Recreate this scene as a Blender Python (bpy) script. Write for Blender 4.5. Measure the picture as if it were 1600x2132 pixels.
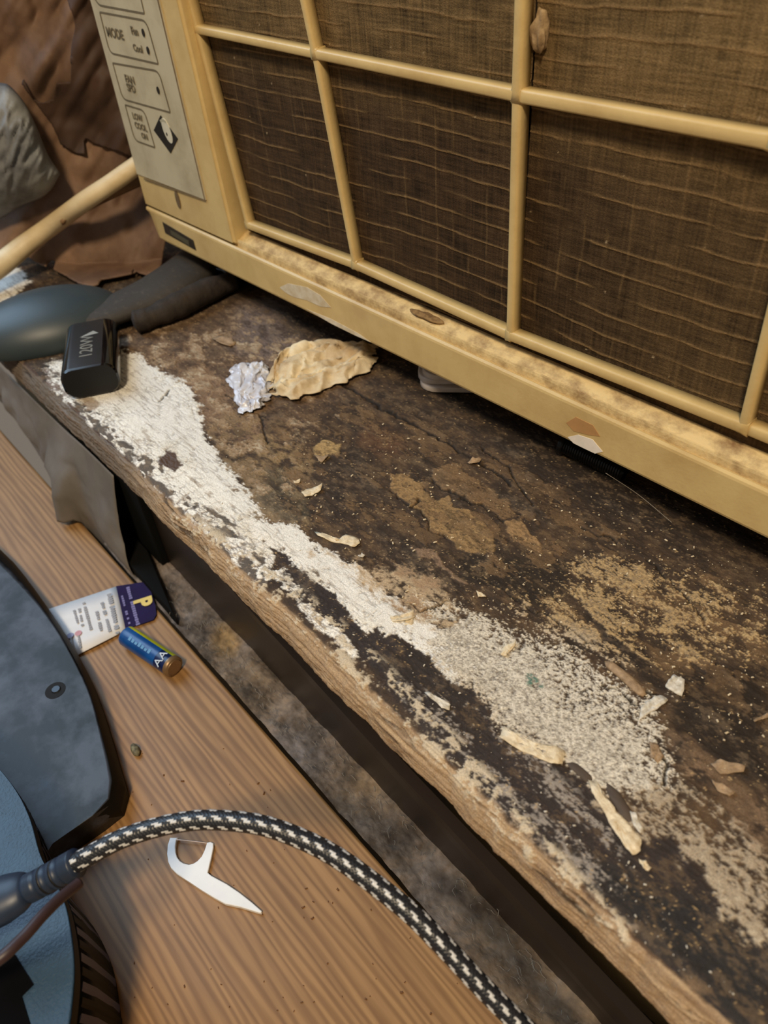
import bpy, bmesh, math, random
import numpy as np
from mathutils import Vector, Matrix
random.seed(7)
SC = bpy.context.scene
for o in list(bpy.data.objects): bpy.data.objects.remove(o)

# ---------------------------------------------------------------- camera
F = 1626.05
R = np.array([[0.6468790558, 0.4602937097, -0.6080108453],
              [0.7582366093, -0.4733160353, 0.4483850746],
              [-0.0813924534, -0.7510669954, -0.6551897717]])   # camera (right, down, forward) -> world
C = np.array([0., 0., .40])
cd = bpy.data.cameras.new('camera'); cam = bpy.data.objects.new('camera', cd)
SC.collection.objects.link(cam); SC.camera = cam
cd.sensor_fit = 'HORIZONTAL'; cd.sensor_width = 36; cd.lens = F / 1600 * 36
cd.clip_start = .01; cd.clip_end = 50
M4 = np.eye(4); M4[:3, 0] = R[:, 0]; M4[:3, 1] = -R[:, 1]; M4[:3, 2] = -R[:, 2]; M4[:3, 3] = C
cam.matrix_world = Matrix(M4.tolist())
cd.dof.use_dof = True; cd.dof.focus_distance = .40; cd.dof.aperture_fstop = 15

# ---------------------------------------------------------------- world and lights
W = bpy.data.worlds.new('world'); SC.world = W; W.use_nodes = True
W.node_tree.nodes['Background'].inputs[0].default_value = (1.0, .86, .70, 1)
W.node_tree.nodes['Background'].inputs[1].default_value = .16
def area(name, loc, target, sx, sy, power, col):
    l = bpy.data.lights.new(name, 'AREA'); l.shape = 'RECTANGLE'; l.size = sx; l.size_y = sy
    l.energy = power; l.color = col
    o = bpy.data.objects.new(name, l); SC.collection.objects.link(o); o.location = loc
    d = Vector(target) - Vector(loc); o.rotation_euler = d.to_track_quat('-Z', 'Y').to_euler(); return o
area('ceiling_lamp', (.50, -.70, 1.80), (-.1, .2, .15), .26, .26, 29, (1, .80, .54))
area('window_daylight', (-1.45, -.25, 1.35), (-.35, .02, .08), 1.0, 1.25, 17, (.52, .75, 1))
SC.view_settings.view_transform = 'Standard'; SC.view_settings.look = 'None'
SC.view_settings.gamma = 1; SC.view_settings.use_curve_mapping = False
SC.view_settings.exposure = 0.22

# ---------------------------------------------------------------- helpers
def ray(u, v): return R @ np.array([(u - 800) / F, (v - 1066) / F, 1.])
def PZ(u, v, z): r = ray(u, v); return C + r * ((z - C[2]) / r[2])
def PY(u, v, y): r = ray(u, v); return C + r * (y / r[1])
def PN(u, v, n, p0):
    r = ray(u, v); n = np.array(n, float); return C + r * (((np.array(p0) - C) @ n) / (r @ n))
def proj(P):
    q = (P - C) @ R; return q[..., 0] / q[..., 2] * F + 800, q[..., 1] / q[..., 2] * F + 1066
def lin(r, g, b):
    f = lambda c: ((c / 255 + .055) / 1.055) ** 2.4 if c > 10 else c / 255 / 12.92
    return (f(r), f(g), f(b))
def nd(nt, t, **k):
    n = nt.nodes.new(t)
    for a, b in k.items(): setattr(n, a, b)
    return n
def mat(name, col, rough=.5, metal=0, col2=None, nscale=60, bump=0, bscale=300, stretch=(1, 1, 1), spec=.5, coat=0,
        attr=None, lo=.35, hi=.65, alpha=1, trans=0):
    m = bpy.data.materials.new(name); m.use_nodes = True; nt = m.node_tree; b = nt.nodes['Principled BSDF']
    b.inputs['Roughness'].default_value = rough; b.inputs['Metallic'].default_value = metal
    b.inputs['Specular IOR Level'].default_value = spec; b.inputs['Coat Weight'].default_value = coat
    b.inputs['Alpha'].default_value = alpha; b.inputs['Transmission Weight'].default_value = trans
    tc = nd(nt, 'ShaderNodeTexCoord'); mp = nd(nt, 'ShaderNodeMapping'); mp.inputs['Scale'].default_value = stretch
    nt.links.new(tc.outputs['Object'], mp.inputs['Vector'])
    c = tuple(col) + (1,)
    n = nd(nt, 'ShaderNodeTexNoise'); n.inputs['Scale'].default_value = nscale; n.inputs['Detail'].default_value = 8
    n.inputs['Roughness'].default_value = .65
    nt.links.new(mp.outputs[0], n.inputs['Vector'])
    mr = nd(nt, 'ShaderNodeMapRange'); mr.inputs[1].default_value = lo; mr.inputs[2].default_value = hi
    nt.links.new(n.outputs['Fac'], mr.inputs[0])
    mx = nd(nt, 'ShaderNodeMix', data_type='RGBA')
    nt.links.new(mr.outputs[0], mx.inputs[0])
    c2 = tuple(col2) + (1,) if col2 else tuple(x * .8 for x in col) + (1,)
    mx.inputs[6].default_value = c; mx.inputs[7].default_value = c2
    out = mx.outputs[2]
    if attr:
        at = nd(nt, 'ShaderNodeAttribute', attribute_name=attr)
        m2 = nd(nt, 'ShaderNodeMix', data_type='RGBA', blend_type='MULTIPLY'); m2.inputs[0].default_value = 1
        nt.links.new(at.outputs['Color'], m2.inputs[6]); nt.links.new(out, m2.inputs[7]); out = m2.outputs[2]
    nt.links.new(out, b.inputs['Base Color'])
    if bump:
        n2 = nd(nt, 'ShaderNodeTexNoise'); n2.inputs['Scale'].default_value = bscale; n2.inputs['Detail'].default_value = 6
        nt.links.new(mp.outputs[0], n2.inputs['Vector'])
        bp = nd(nt, 'ShaderNodeBump'); bp.inputs['Strength'].default_value = min(1, bump); bp.inputs['Distance'].default_value = .0008
        nt.links.new(n2.outputs['Fac'], bp.inputs['Height']); nt.links.new(bp.outputs[0], b.inputs['Normal'])
    return m
def link(o, parent=None):
    SC.collection.objects.link(o)
    if parent is not None: o.parent = parent
    return o
def tag(o, label=None, cat=None, group=None, kind=None):
    if label: o['label'] = label
    if cat: o['category'] = cat
    if group: o['group'] = group
    if kind: o['kind'] = kind
    return o
def empty(name, loc, label, cat, rot=None, group=None):
    o = bpy.data.objects.new(name, None); link(o); o.location = loc; o.empty_display_size = .01
    if rot is not None: o.rotation_euler = rot
    return tag(o, label, cat, group)
def fromarr(name, V, Fc, m, parent=None, smooth=True, mats=None):
    me = bpy.data.meshes.new(name); me.from_pydata([tuple(map(float, v)) for v in V], [], Fc); me.update()
    for x in (mats or [m]): me.materials.append(x)
    if smooth: me.polygons.foreach_set('use_smooth', [True] * len(me.polygons))
    return link(bpy.data.objects.new(name, me), parent)
def gridmesh(name, P, m, parent=None, attrs=None, closed_u=False, smooth=True):
    """P: (n, k, 3) array -> quad grid, fast path"""
    n, k = P.shape[:2]
    idx = np.arange(n * k).reshape(n, k)
    if closed_u: idx = np.hstack([idx, idx[:, :1]])
    a = idx[:-1, :-1].ravel(); b = idx[:-1, 1:].ravel(); c = idx[1:, 1:].ravel(); d = idx[1:, :-1].ravel()
    q = np.stack([a, b, c, d], 1).astype(np.int32)
    me = bpy.data.meshes.new(name); nf = len(q)
    me.vertices.add(n * k); me.vertices.foreach_set('co', P.reshape(-1).astype(np.float32))
    me.loops.add(nf * 4); me.loops.foreach_set('vertex_index', q.ravel())
    me.polygons.add(nf); me.polygons.foreach_set('loop_start', np.arange(nf, dtype=np.int32) * 4)
    me.polygons.foreach_set('loop_total', np.full(nf, 4, np.int32))
    if smooth: me.polygons.foreach_set('use_smooth', np.ones(nf, bool))
    me.update(calc_edges=True)
    for an, arr in (attrs or {}).items():
        if arr.ndim == 3:
            at = me.color_attributes.new(an, 'FLOAT_COLOR', 'POINT')
            rgba = np.ones((n * k, 4), np.float32); rgba[:, :3] = arr.reshape(-1, 3)
            at.data.foreach_set('color', rgba.ravel())
        else:
            at = me.attributes.new(an, 'FLOAT', 'POINT'); at.data.foreach_set('value', arr.ravel().astype(np.float32))
    me.materials.append(m)
    return link(bpy.data.objects.new(name, me), parent)
_T = {}
def vn(x, y, seed):
    if seed not in _T: _T[seed] = np.random.RandomState(seed).rand(256, 256).astype(np.float32)
    T = _T[seed]; xi = np.floor(x).astype(np.int64); yi = np.floor(y).astype(np.int64)
    fx = (x - xi).astype(np.float32); fy = (y - yi).astype(np.float32)
    fx = fx * fx * (3 - 2 * fx); fy = fy * fy * (3 - 2 * fy)
    a = T[xi & 255, yi & 255]; b = T[(xi + 1) & 255, yi & 255]; c = T[xi & 255, (yi + 1) & 255]; d = T[(xi + 1) & 255, (yi + 1) & 255]
    return (a + (b - a) * fx) * (1 - fy) + (c + (d - c) * fx) * fy
def fbm(x, y, s, o=4, g=.55):      # zero mean, about -1..1
    r = 0; a = 1; t = 0
    for i in range(o):
        r = r + a * (vn(x * 2 ** i + 17.3 * i, y * 2 ** i + 9.1 * i, s + i) - .5); t += a; a *= g
    return r / t * 2.6
def voro(x, y, seed):
    """jittered cell pattern: (F2-F1, random value of nearest cell)"""
    rs = np.random.RandomState(seed); JX, JY, JV = [rs.rand(256, 256).astype(np.float32) for _ in range(3)]
    xi = np.floor(x).astype(np.int64); yi = np.floor(y).astype(np.int64); f1 = np.full(x.shape, 9., np.float32); f2 = f1.copy(); val = np.zeros(x.shape, np.float32)
    for dx in (-1, 0, 1):
        for dy in (-1, 0, 1):
            a = (xi + dx) & 255; b = (yi + dy) & 255
            d = np.hypot(xi + dx + .1 + .8 * JX[a, b] - x, yi + dy + .1 + .8 * JY[a, b] - y).astype(np.float32)
            nr = d < f1; f2 = np.where(nr, f1, np.minimum(f2, d)); val = np.where(nr, JV[a, b], val); f1 = np.where(nr, d, f1)
    return f2 - f1, val
def ss(a, b, x): t = np.clip((x - a) / (b - a), 0, 1); return t * t * (3 - 2 * t)
def sdist(u, v, poly):
    """signed distance (inside +) for points to a closed polygon"""
    p = np.array(poly, np.float32); n = len(p); d2 = np.full(u.shape, 1e9, np.float32); ins = np.zeros(u.shape, bool)
    for i in range(n):
        ax, ay = p[i]; bx, by = p[(i + 1) % n]; ex, ey = bx - ax, by - ay
        t = np.clip(((u - ax) * ex + (v - ay) * ey) / (ex * ex + ey * ey + 1e-9), 0, 1)
        dx = u - ax - t * ex; dy = v - ay - t * ey; d2 = np.minimum(d2, dx * dx + dy * dy)
        c = (ay > v) != (by > v)
        with np.errstate(divide='ignore', invalid='ignore'):
            ins ^= c & (u < (bx - ax) * (v - ay) / (by - ay + 1e-12) + ax)
    d = np.sqrt(d2); return np.where(ins, d, -d)
def ldist(u, v, pts):
    p = np.array(pts, np.float32); d2 = np.full(u.shape, 1e9, np.float32)
    for i in range(len(p) - 1):
        ax, ay = p[i]; bx, by = p[i + 1]; ex, ey = bx - ax, by - ay
        t = np.clip(((u - ax) * ex + (v - ay) * ey) / (ex * ex + ey * ey), 0, 1)
        dx = u - ax - t * ex; dy = v - ay - t * ey; d2 = np.minimum(d2, dx * dx + dy * dy)
    return np.sqrt(d2)
def box(bm, x0, x1, y0, y1, z0, z1, bev=0, seg=2):
    r = bmesh.ops.create_cube(bm, size=1)
    for v in r['verts']: v.co = Vector(((x0 + x1) / 2 + v.co.x * (x1 - x0), (y0 + y1) / 2 + v.co.y * (y1 - y0), (z0 + z1) / 2 + v.co.z * (z1 - z0)))
    if bev:
        es = {e for v in r['verts'] for e in v.link_edges}
        bmesh.ops.bevel(bm, geom=list(es), offset=bev, segments=seg, affect='EDGES', profile=.5)
def bobj(name, bm, m, parent=None, smooth=True, mats=None):
    bmesh.ops.recalc_face_normals(bm, faces=bm.faces)
    me = bpy.data.meshes.new(name); bm.to_mesh(me); bm.free()
    for x in (mats or [m]): me.materials.append(x)
    if smooth: me.polygons.foreach_set('use_smooth', [True] * len(me.polygons))
    o = link(bpy.data.objects.new(name, me), parent)
    if smooth:
        o.modifiers.new('en', 'WEIGHTED_NORMAL')
    return o
def prism(name, pts, z0, z1, m, parent=None, bev=0, smooth=False):
    """pts: list of (x,y) outline"""
    bm = bmesh.new(); vs = [bm.verts.new((x, y, z1)) for x, y in pts]; f = bm.faces.new(vs)
    r = bmesh.ops.extrude_face_region(bm, geom=[f])
    for v in r['geom']:
        if isinstance(v, bmesh.types.BMVert): v.co.z = z0
    if bev:
        es = [e for e in bm.edges if abs(e.verts[0].co.z - z1) < 1e-7 and abs(e.verts[1].co.z - z1) < 1e-7]
        bmesh.ops.bevel(bm, geom=es, offset=bev, segments=3, affect='EDGES', profile=.5)
    return bobj(name, bm, m, parent, smooth)
def catmull(pts, n=12):
    P = [np.array(p, float) for p in pts]; P = [2 * P[0] - P[1]] + P + [2 * P[-1] - P[-2]]; out = []
    for i in range(1, len(P) - 2):
        for k in range(n):
            t = k / n; a, b, c, d = P[i - 1:i + 3]
            out.append(.5 * ((2 * b) + (-a + c) * t + (2 * a - 5 * b + 4 * c - d) * t * t + (-a + 3 * b - 3 * c + d) * t ** 3))
    out.append(P[-2]); return np.array(out)
def tubearr(path, rad, seg=16, squash=1.):
    path = np.asarray(path, float); n = len(path); T = np.gradient(path, axis=0); T /= np.linalg.norm(T, axis=1)[:, None]
    up = np.array([0, 0, 1.]); rad = np.broadcast_to(rad, (n,))
    N = np.cross(T, up); N /= np.linalg.norm(N, axis=1)[:, None]; B = np.cross(N, T)
    a = np.linspace(0, 2 * np.pi, seg, endpoint=False)
    return path[:, None] + rad[:, None, None] * (np.cos(a)[None, :, None] * N[:, None] + squash * np.sin(a)[None, :, None] * B[:, None])
def tube(name, path, rad, m, parent=None, seg=16, squash=1.):
    P = tubearr(path, rad, seg, squash); n = len(P)
    V = P.reshape(-1, 3).tolist(); Fc = []
    for i in range(n - 1):
        for k in range(seg): Fc.append((i * seg + k, i * seg + (k + 1) % seg, (i + 1) * seg + (k + 1) % seg, (i + 1) * seg + k))
    Fc.append(tuple(range(seg - 1, -1, -1))); Fc.append(tuple((n - 1) * seg + k for k in range(seg)))
    return fromarr(name, V, Fc, m, parent)
def text(body, size, m, parent, mtx, name='lettering', bold=0.0):
    cu = bpy.data.curves.new('t', 'FONT'); cu.body = body; cu.size = size; cu.align_x = 'CENTER'; cu.align_y = 'CENTER'; cu.offset = bold
    cu.extrude = .00012; cu.resolution_u = 3
    o = bpy.data.objects.new('t', cu); SC.collection.objects.link(o); bpy.context.view_layer.update()
    me = bpy.data.meshes.new_from_object(o.evaluated_get(bpy.context.evaluated_depsgraph_get()))
    bpy.data.objects.remove(o); me.materials.clear(); me.materials.append(m); me.name = name
    t = link(bpy.data.objects.new(name, me), parent); t.matrix_local = mtx; return t

# ---------------------------------------------------------------- SILL (peeling paint over old wood)
SZ = .12
def sill():
    xs = [.16]
    while xs[-1] > -.84: xs.append(xs[-1] - max(.00042, .00118 * math.sqrt(xs[-1] ** 2 + .10) * (1 + .5 * abs(xs[-1]))))
    xs = np.array(xs)
    prof = catmull([(.150, .0955), (.118, .0955), (.1105, .0962), (.1075, .0985), (.1065, .103), (.1070, .109), (.1085, .1145), (.1110, .1180), (.1150, .1197), (.1200, .12)], 40)
    seg = np.concatenate([[0], np.cumsum(np.linalg.norm(np.diff(prof, axis=0), axis=1))])
    s = np.concatenate([np.linspace(0, seg[0] + .03, 8)[:-1], np.arange(.03, seg[-1], .00045)])
    py = np.interp(s, seg, prof[:, 0]); pz = np.interp(s, seg, prof[:, 1])
    ty = np.arange(.1203, .318, .00042); ty2 = np.linspace(.32, .60, 24)
    py = np.concatenate([py, ty, ty2]); pz = np.concatenate([pz, np.full(len(ty) + len(ty2), SZ)])
    X, Y0 = np.meshgrid(xs, py, indexing='ij'); Z0 = np.broadcast_to(pz, X.shape).copy()
    front = ss(.1165, .1085, Y0) * (Z0 > .0956)         # 1 on the nose
    sarc = np.concatenate([s, s[-1] + (ty - ty[0] + .0004), s[-1] + ty2 - ty[0]]); S = np.broadcast_to(sarc, X.shape)
    P0 = np.stack([X, Y0, Z0], -1); U, V = proj(P0); U = U.astype(np.float32); V = V.astype(np.float32)
    print('sill verts', X.size)
    x = X; y = S
    # noises in metric space
    n1 = fbm(x * 45, y * 90, 11, 5); n2 = fbm(x * 160, y * 260, 31, 4); n3 = fbm(x * 520, y * 800, 51, 3, .7)
    n4 = fbm(x * 1100, y * 1300, 71, 2, .8); gr = fbm(x * 14, y * 420, 91, 4, .7); gr2 = fbm(x * 40, y * 1100, 101, 2, .8)
    sp = fbm(x * 420, y * 620, 131, 3, .85)
    # working coordinates: pixel layout roughened by metric noise
    pxm = F / np.maximum(.2, (P0 - C) @ R[:, 2])
    wu = U + (fbm(x * 130, y * 130, 151, 4, .6) * .0022) * pxm; wv = V + (fbm(x * 130, y * 130, 171, 4, .6) * .0022) * pxm
    col = np.zeros(X.shape + (3,), np.float32); H = np.zeros(X.shape, np.float32); RG = np.full(X.shape, .82, np.float32)
    def mixc(c, w):
        nonlocal col
        col = col * (1 - w[..., None]) + np.array(lin(*c), np.float32) * w[..., None]
    def mask(poly, amp=6, soft=2.5, extra=0):
        d = sdist(wu, wv, poly) + (n2 * .8 + n3 * .6) * amp + extra
        return ss(-soft, soft, d)
    col[:] = lin(66, 52, 40)
    mixc((40, 31, 25), ss(-.1, .7, n1 + .5 * gr) * .75)
    mixc((98, 76, 54), ss(.0, .8, -n1 + .5 * n2) * .55)
    mixc((122, 100, 76), ss(.25, .9, gr + .5 * n2) * .22)
    # big soft zones
    mixc((112, 88, 66), mask([(240, 680), (560, 620), (760, 790), (640, 880), (560, 960), (440, 900), (300, 790)], 12, 26) * .65)
    mixc((138, 112, 90), mask([(330, 790), (480, 760), (560, 850), (540, 930), (430, 900)], 12, 18) * .55)
    mixc((118, 108, 108), mask([(500, 640), (600, 610), (640, 700), (560, 760), (480, 730)], 10, 22) * .55)  # reflection on the sill, painted into the colour as a soft greyish patch
    mixc((26, 22, 19), mask([(580, 630), (760, 700), (1000, 830), (1180, 940), (1600, 1120), (1600, 1175), (1420, 1120), (1180, 1020), (980, 870), (760, 745), (610, 700)], 8, 22) * .75)  # dirt along the unit's lower edge, with the occlusion there painted in
    mixc((46, 34, 24), mask([(1000, 850), (1600, 1130), (1600, 1220), (1330, 1130), (1100, 1030)], 10, 30) * .6)  # wider dirt band at the right, same occlusion painted in
    mixc((134, 112, 82), mask([(420, 880), (520, 850), (600, 900), (650, 960), (640, 1060), (660, 1110), (540, 1080), (500, 1000), (440, 940)], 16, 10) * .8 * ss(-.7, .3, n2 + n1))
    mixc((150, 126, 90), mask([(520, 880), (600, 890), (640, 960), (610, 990), (540, 985)], 14, 8) * .6 * ss(-.4, .3, n2))
    mixc((66, 60, 48), mask([(525, 1010), (590, 1000), (640, 1040), (650, 1080), (600, 1085), (545, 1055)], 8, 6) * .85)
    mixc((92, 84, 66), mask([(545, 975), (590, 970), (606, 1000), (560, 1008)], 5, 5) * .8)
    mixc((96, 66, 46), mask([(760, 880), (830, 900), (850, 940), (790, 950), (740, 920)], 12, 16) * .6)
    # dark stripped areas
    mixc((52, 44, 42), mask([(561, 1149), (590, 1150), (650, 1195), (700, 1235), (735, 1285), (812, 1322), (861, 1340), (906, 1380), (955, 1428), (1010, 1440), (1040, 1530), (1172, 1594), (1240, 1645),
        (1337, 1744), (1397, 1737), (1475, 1844), (1553, 1953), (1600, 1962), (1600, 2200), (1500, 2132), (1369, 2015), (1316, 1937), (1231, 1856), (1084, 1730), (949, 1590), (861, 1500), (756, 1370), (640, 1250)], 8, 8))
    mixc((38, 37, 38), mask([(1150, 1760), (1330, 1830), (1460, 1870), (1600, 1990), (1600, 2200), (1480, 2080), (1330, 1930)], 20, 30) * .85)
    mixc((46, 38, 34), mask([(850, 1340), (930, 1400), (1000, 1470), (1010, 1560), (930, 1520), (860, 1440), (800, 1380)], 14, 14) * .7)
    mixc((34, 26, 20), mask([(1410, 1390), (1600, 1380), (1600, 1630), (1500, 1590), (1400, 1520)], 16, 14) * .8)
    mixc((34, 28, 22), mask([(1080, 1150), (1180, 1170), (1190, 1240), (1130, 1270), (1050, 1230), (960, 1210), (940, 1150), (1040, 1160)], 14, 10) * .8)
    mixc((36, 28, 23), mask([(1240, 1210), (1340, 1330), (1400, 1440), (1360, 1440), (1290, 1370), (1220, 1290)], 8, 8) * .7)
    # smooth tan scraps of an older coat
    tan = np.zeros(X.shape, np.float32)
    for poly, c, w in [([(814, 982), (850, 990), (877, 1009), (885, 1024), (900, 1042), (937, 1035), (941, 1054), (979, 1061), (1005, 1087), (1024, 1110), (1031, 1147), (990, 1151), (960, 1146), (934, 1121), (896, 1099), (892, 1080), (859, 1054), (817, 1020)], (160, 130, 88), .95),
        ([(900, 975), (940, 965), (1012, 1012), (1057, 1042), (1065, 1069), (1050, 1085), (1001, 1050), (952, 1031), (922, 1016), (900, 1001)], (134, 106, 74), .8),
        ([(1050, 1085), (1087, 1080), (1121, 1125), (1130, 1155), (1102, 1142), (1060, 1108)], (164, 132, 92), .9),
        ([(1060, 1000), (1120, 1010), (1200, 1100), (1280, 1120), (1180, 1112), (1100, 1050)], (84, 64, 42), .7),
        ([(650, 925), (680, 915), (712, 922), (705, 950), (690, 945), (668, 965), (655, 945)], (186, 156, 106), .95),
        ([(859, 1140), (900, 1144), (937, 1185), (975, 1219), (960, 1215), (922, 1177), (877, 1159)], (146, 120, 98), .9),
        ([(600, 1000), (640, 1030), (620, 1045), (590, 1020)], (140, 122, 96), .6),
        ([(440, 1000), (520, 1030), (560, 1000), (600, 1060), (650, 1080), (600, 1095), (530, 1060)], (160, 142, 116), .5),
        ([(300, 700), (420, 720), (440, 790), (370, 790), (310, 740)], (128, 100, 76), .45)]:
        k = mask(poly, 3.0, 1.8); tan = np.maximum(tan, k * w)
        mixc(c, k * w * (.62 + .38 * ss(-.4, .5, n3 + n2 + .5 * sp)))
    mixc((58, 40, 26), ss(.35, .8, n2 + .7 * n3) * tan * .7)
    z0 = mask([(250, 700), (420, 660), (580, 640), (640, 700), (600, 760), (760, 850), (700, 900), (640, 880), (600, 960), (640, 1050), (560, 1060), (480, 960), (420, 880), (330, 790)], 20, 20)
    f0 = fbm(x * 70, y * 130, 291, 5, .62) + .25 * n3; mixc((160, 136, 108), z0 * ss(.16, .30, f0) * .75); mixc((58, 44, 34), z0 * ss(-.15, -.35, f0) * .6); mixc((196, 182, 158), z0 * ss(.55, .7, f0 + .3 * n3) * .7)
    H += z0 * ss(.16, .22, f0) * .0004; H -= z0 * ss(.16, .10, np.abs(f0 + .02)) * .0002
    mixc((112, 92, 68), ss(.05, .5, n2 * .8 + .6 * n3 + .35 * sp) * .38); mixc((30, 24, 20), ss(.15, .6, -n2 - .5 * n3 + .3 * gr) * .35)
    # procedural scraps of the tan coat with a dark lower rim
    sc1 = fbm(x * 38, y * 95, 281, 5, .62) + .15 * n3; sc2 = fbm((x + .0006) * 38, (y + .0006) * 95, 281, 5, .62) + .15 * n3
    zone = mask([(560, 880), (760, 830), (1100, 960), (1500, 1200), (1600, 1290), (1600, 1500), (1300, 1330), (1000, 1260), (700, 1150), (560, 1050)], 20, 30)
    k = ss(.16, .21, sc1) * zone; mixc((30, 22, 17), ss(.10, .16, sc1) * zone * (1 - k) * .7)
    mixc((112, 88, 62), k * (.55 + .3 * n2)); tan = np.maximum(tan, k * .6)
    # grey dust film on the ground
    mixc((120, 106, 90), ss(.1, .9, n1 + .4 * n2 + .4 * n3) * .22)
    # white paint
    W1 = [(96, 755), (250, 730), (290, 742), (340, 775), (392, 800), (420, 850), (425, 905), (450, 950), (500, 1000), (530, 1040), (545, 1085), (620, 1098), (660, 1138), (705, 1158), (770, 1190), (800, 1235), (850, 1265), (905, 1300),
          (940, 1330), (1000, 1350), (1000, 1380), (955, 1425), (906, 1382), (861, 1342), (812, 1320), (800, 1322), (790, 1310), (768, 1316), (752, 1308), (730, 1278), (677, 1225), (621, 1184), (585, 1150), (560, 1140),
          (570, 1180), (625, 1215), (640, 1255), (612, 1235), (560, 1200), (545, 1245), (505, 1204), (455, 1160), (402, 1115), (368, 1085), (300, 1005), (240, 962), (205, 935), (172, 890), (138, 866), (100, 800)]
    W2 = [(905, 1300), (880, 1240), (920, 1262), (994, 1268), (1060, 1300), (1130, 1328), (1220, 1350), (1290, 1395), (1345, 1450), (1395, 1458), (1370, 1500), (1380, 1560), (1410, 1600),
          (1440, 1660), (1330, 1680), (1240, 1650), (1172, 1594), (1110, 1560), (1040, 1525), (1005, 1455), (955, 1428), (906, 1385), (870, 1345)]
    W1b = [(612, 1232), (645, 1262), (690, 1300), (730, 1335), (758, 1366), (735, 1362), (690, 1330), (655, 1300), (630, 1270)]
    W3 = [(1240, 1650), (1330, 1650), (1420, 1620), (1500, 1680), (1560, 1740), (1600, 1800), (1600, 1962), (1553, 1953), (1500, 1890), (1475, 1844), (1430, 1790), (1397, 1737), (1337, 1740), (1290, 1700)]
    Wc = [(-20, 540), (45, 560), (60, 590), (0, 640), (-20, 640)]
    Wx = [(640, 1150), (760, 1180), (900, 1195), (930, 1260), (1000, 1350), (905, 1310), (800, 1240), (700, 1165)]
    crk = np.abs(fbm(x * 60, y * 330, 201, 3, .6)); crk2 = np.abs(fbm(x * 190 + 5, y * 110, 221, 3, .6))
    crack = np.maximum(ss(.13, .02, crk) * ss(-.5, .2, n1 + .3 * n2 + .3), ss(.075, .0, crk2) * ss(-.3, .3, n1 + n2))
    vd, vv = voro(x * 105 + n2 * .22, y * 300 + n2 * .3 + n3 * .15, 77); vd2, vv2 = voro(x * 230 + n3 * .3, y * 520 + n3 * .3, 78)
    edgeN = ss(.142, .110, Y0) * ss(-.05, -.12, X); far_e = np.clip(edgeN + .35 * n1, 0, 1)
    plate = ss(.13, .04, vd) * far_e + ss(.12, .03, vd2) * ss(.4, .9, far_e) * .6
    gone = np.clip(ss(.86, .92, vv * .66 + .42 * edgeN + .26 * n1) * ss(.12, .5, edgeN) + ss(.86, .92, vv2 * .75 + .30 * edgeN + .12 * n1) * ss(.35, .8, edgeN), 0, 1)
    streak = ss(.2, .75, gr + .35 * n3)
    d1 = sdist(wu, wv, W1); e1 = (n2 * .9 + n3 * .7 + n4 * .3) * 9
    m1 = ss(-2, 2, d1 + e1) * (1 - ss(.55, .8, n2 + .5 * n3 - ss(12, 45, d1) * .6 + .25 * n1) * .95)
    m1 = m1 * (1 - gone * .93); upper = ss(0, 30, d1)
    m2 = ss(-3, 3, sdist(wu, wv, W2) + e1 * 1.6); m1b = ss(-1.5, 1.5, sdist(wu, wv, W1b) + e1 * .6)
    m3 = ss(-8, 8, sdist(wu, wv, W3) + e1 * 2.5); mc = ss(-2, 2, sdist(wu, wv, Wc) + e1); mx_ = ss(-14, 14, sdist(wu, wv, Wx) + e1 * 2)
    for w, dens in ((m1, .0), (m1b, .0), (mc, 0)): 
        mixc((240, 237, 229), w); 
    dark1 = np.maximum.reduce([m1, m1b, mc])
    mixc((206, 194, 168), dark1 * ss(-.1, .8, n1 + .4 * n2) * .55)
    mixc((150, 130, 104), dark1 * ss(.35, .8, n2 * .7 + gr * .6 - n1 * .3) * .6)
    mixc((120, 104, 86), dark1 * ss(.25, .7, n3 * .6 + n4 * .5) * .35)
    edgeZ = ss(35, 0, ldist(U, V, [(60, 745), (216, 930), (411, 1105), (560, 1215), (760, 1370)])) * (U < 700)
    mixc((222, 221, 217), dark1 * ss(.128, .145, Y0) * .55)
    mixc((120, 104, 88), dark1 * ss(.35, .75, gr2 * .6 + gr * .7) * ss(.128, .15, Y0) * .5)
    mixc((78, 58, 46), dark1 * np.clip(plate, 0, 1) * .85); H -= dark1 * np.clip(plate, 0, 1) * .0005
    mixc((84, 66, 54), dark1 * crack * (.35 + .6 * np.clip(edgeZ * 1.3 + .1, 0, 1)))
    mixc((96, 66, 46), dark1 * edgeZ * ss(.15, .5, n2 + .5 * n3 + .4 * gr) * .85)
    # mixed worn zone between the two coats
    mixc((190, 168, 138), mx_ * ss(-.6, .15, n2 * .6 + sp * .7 + n1 * .4) * .85)
    mixc((120, 84, 54), mx_ * ss(.1, .6, n1 + n2 * .5) * .5)
    fine1 = fbm(x * 900, y * 1250, 161, 3, .8); ns = .55 * sp + .62 * fine1 + .18 * n4
    dW2 = sdist(U + fbm(x * 25, y * 40, 411, 3) * 30, V + fbm(x * 25, y * 40, 421, 3) * 30, W2); lowEdge = ss(-2.5, 2.5, sdist(wu, wv, [(1000, 1270), (870, 1345), (906, 1385), (955, 1428), (1005, 1455), (1040, 1525), (1110, 1560), (1172, 1594), (1240, 1650), (1330, 1680), (1440, 1660), (1700, 1700), (1700, 800), (900, 900), (600, 1100), (800, 1330)]) + e1 * .7)
    core = ss(150, 10, ldist(U, V, [(930, 1340), (1020, 1420), (1110, 1520), (1230, 1600)]))
    cov = ss(-55, 45, dW2) * (.56 + .28 * core)
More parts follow.
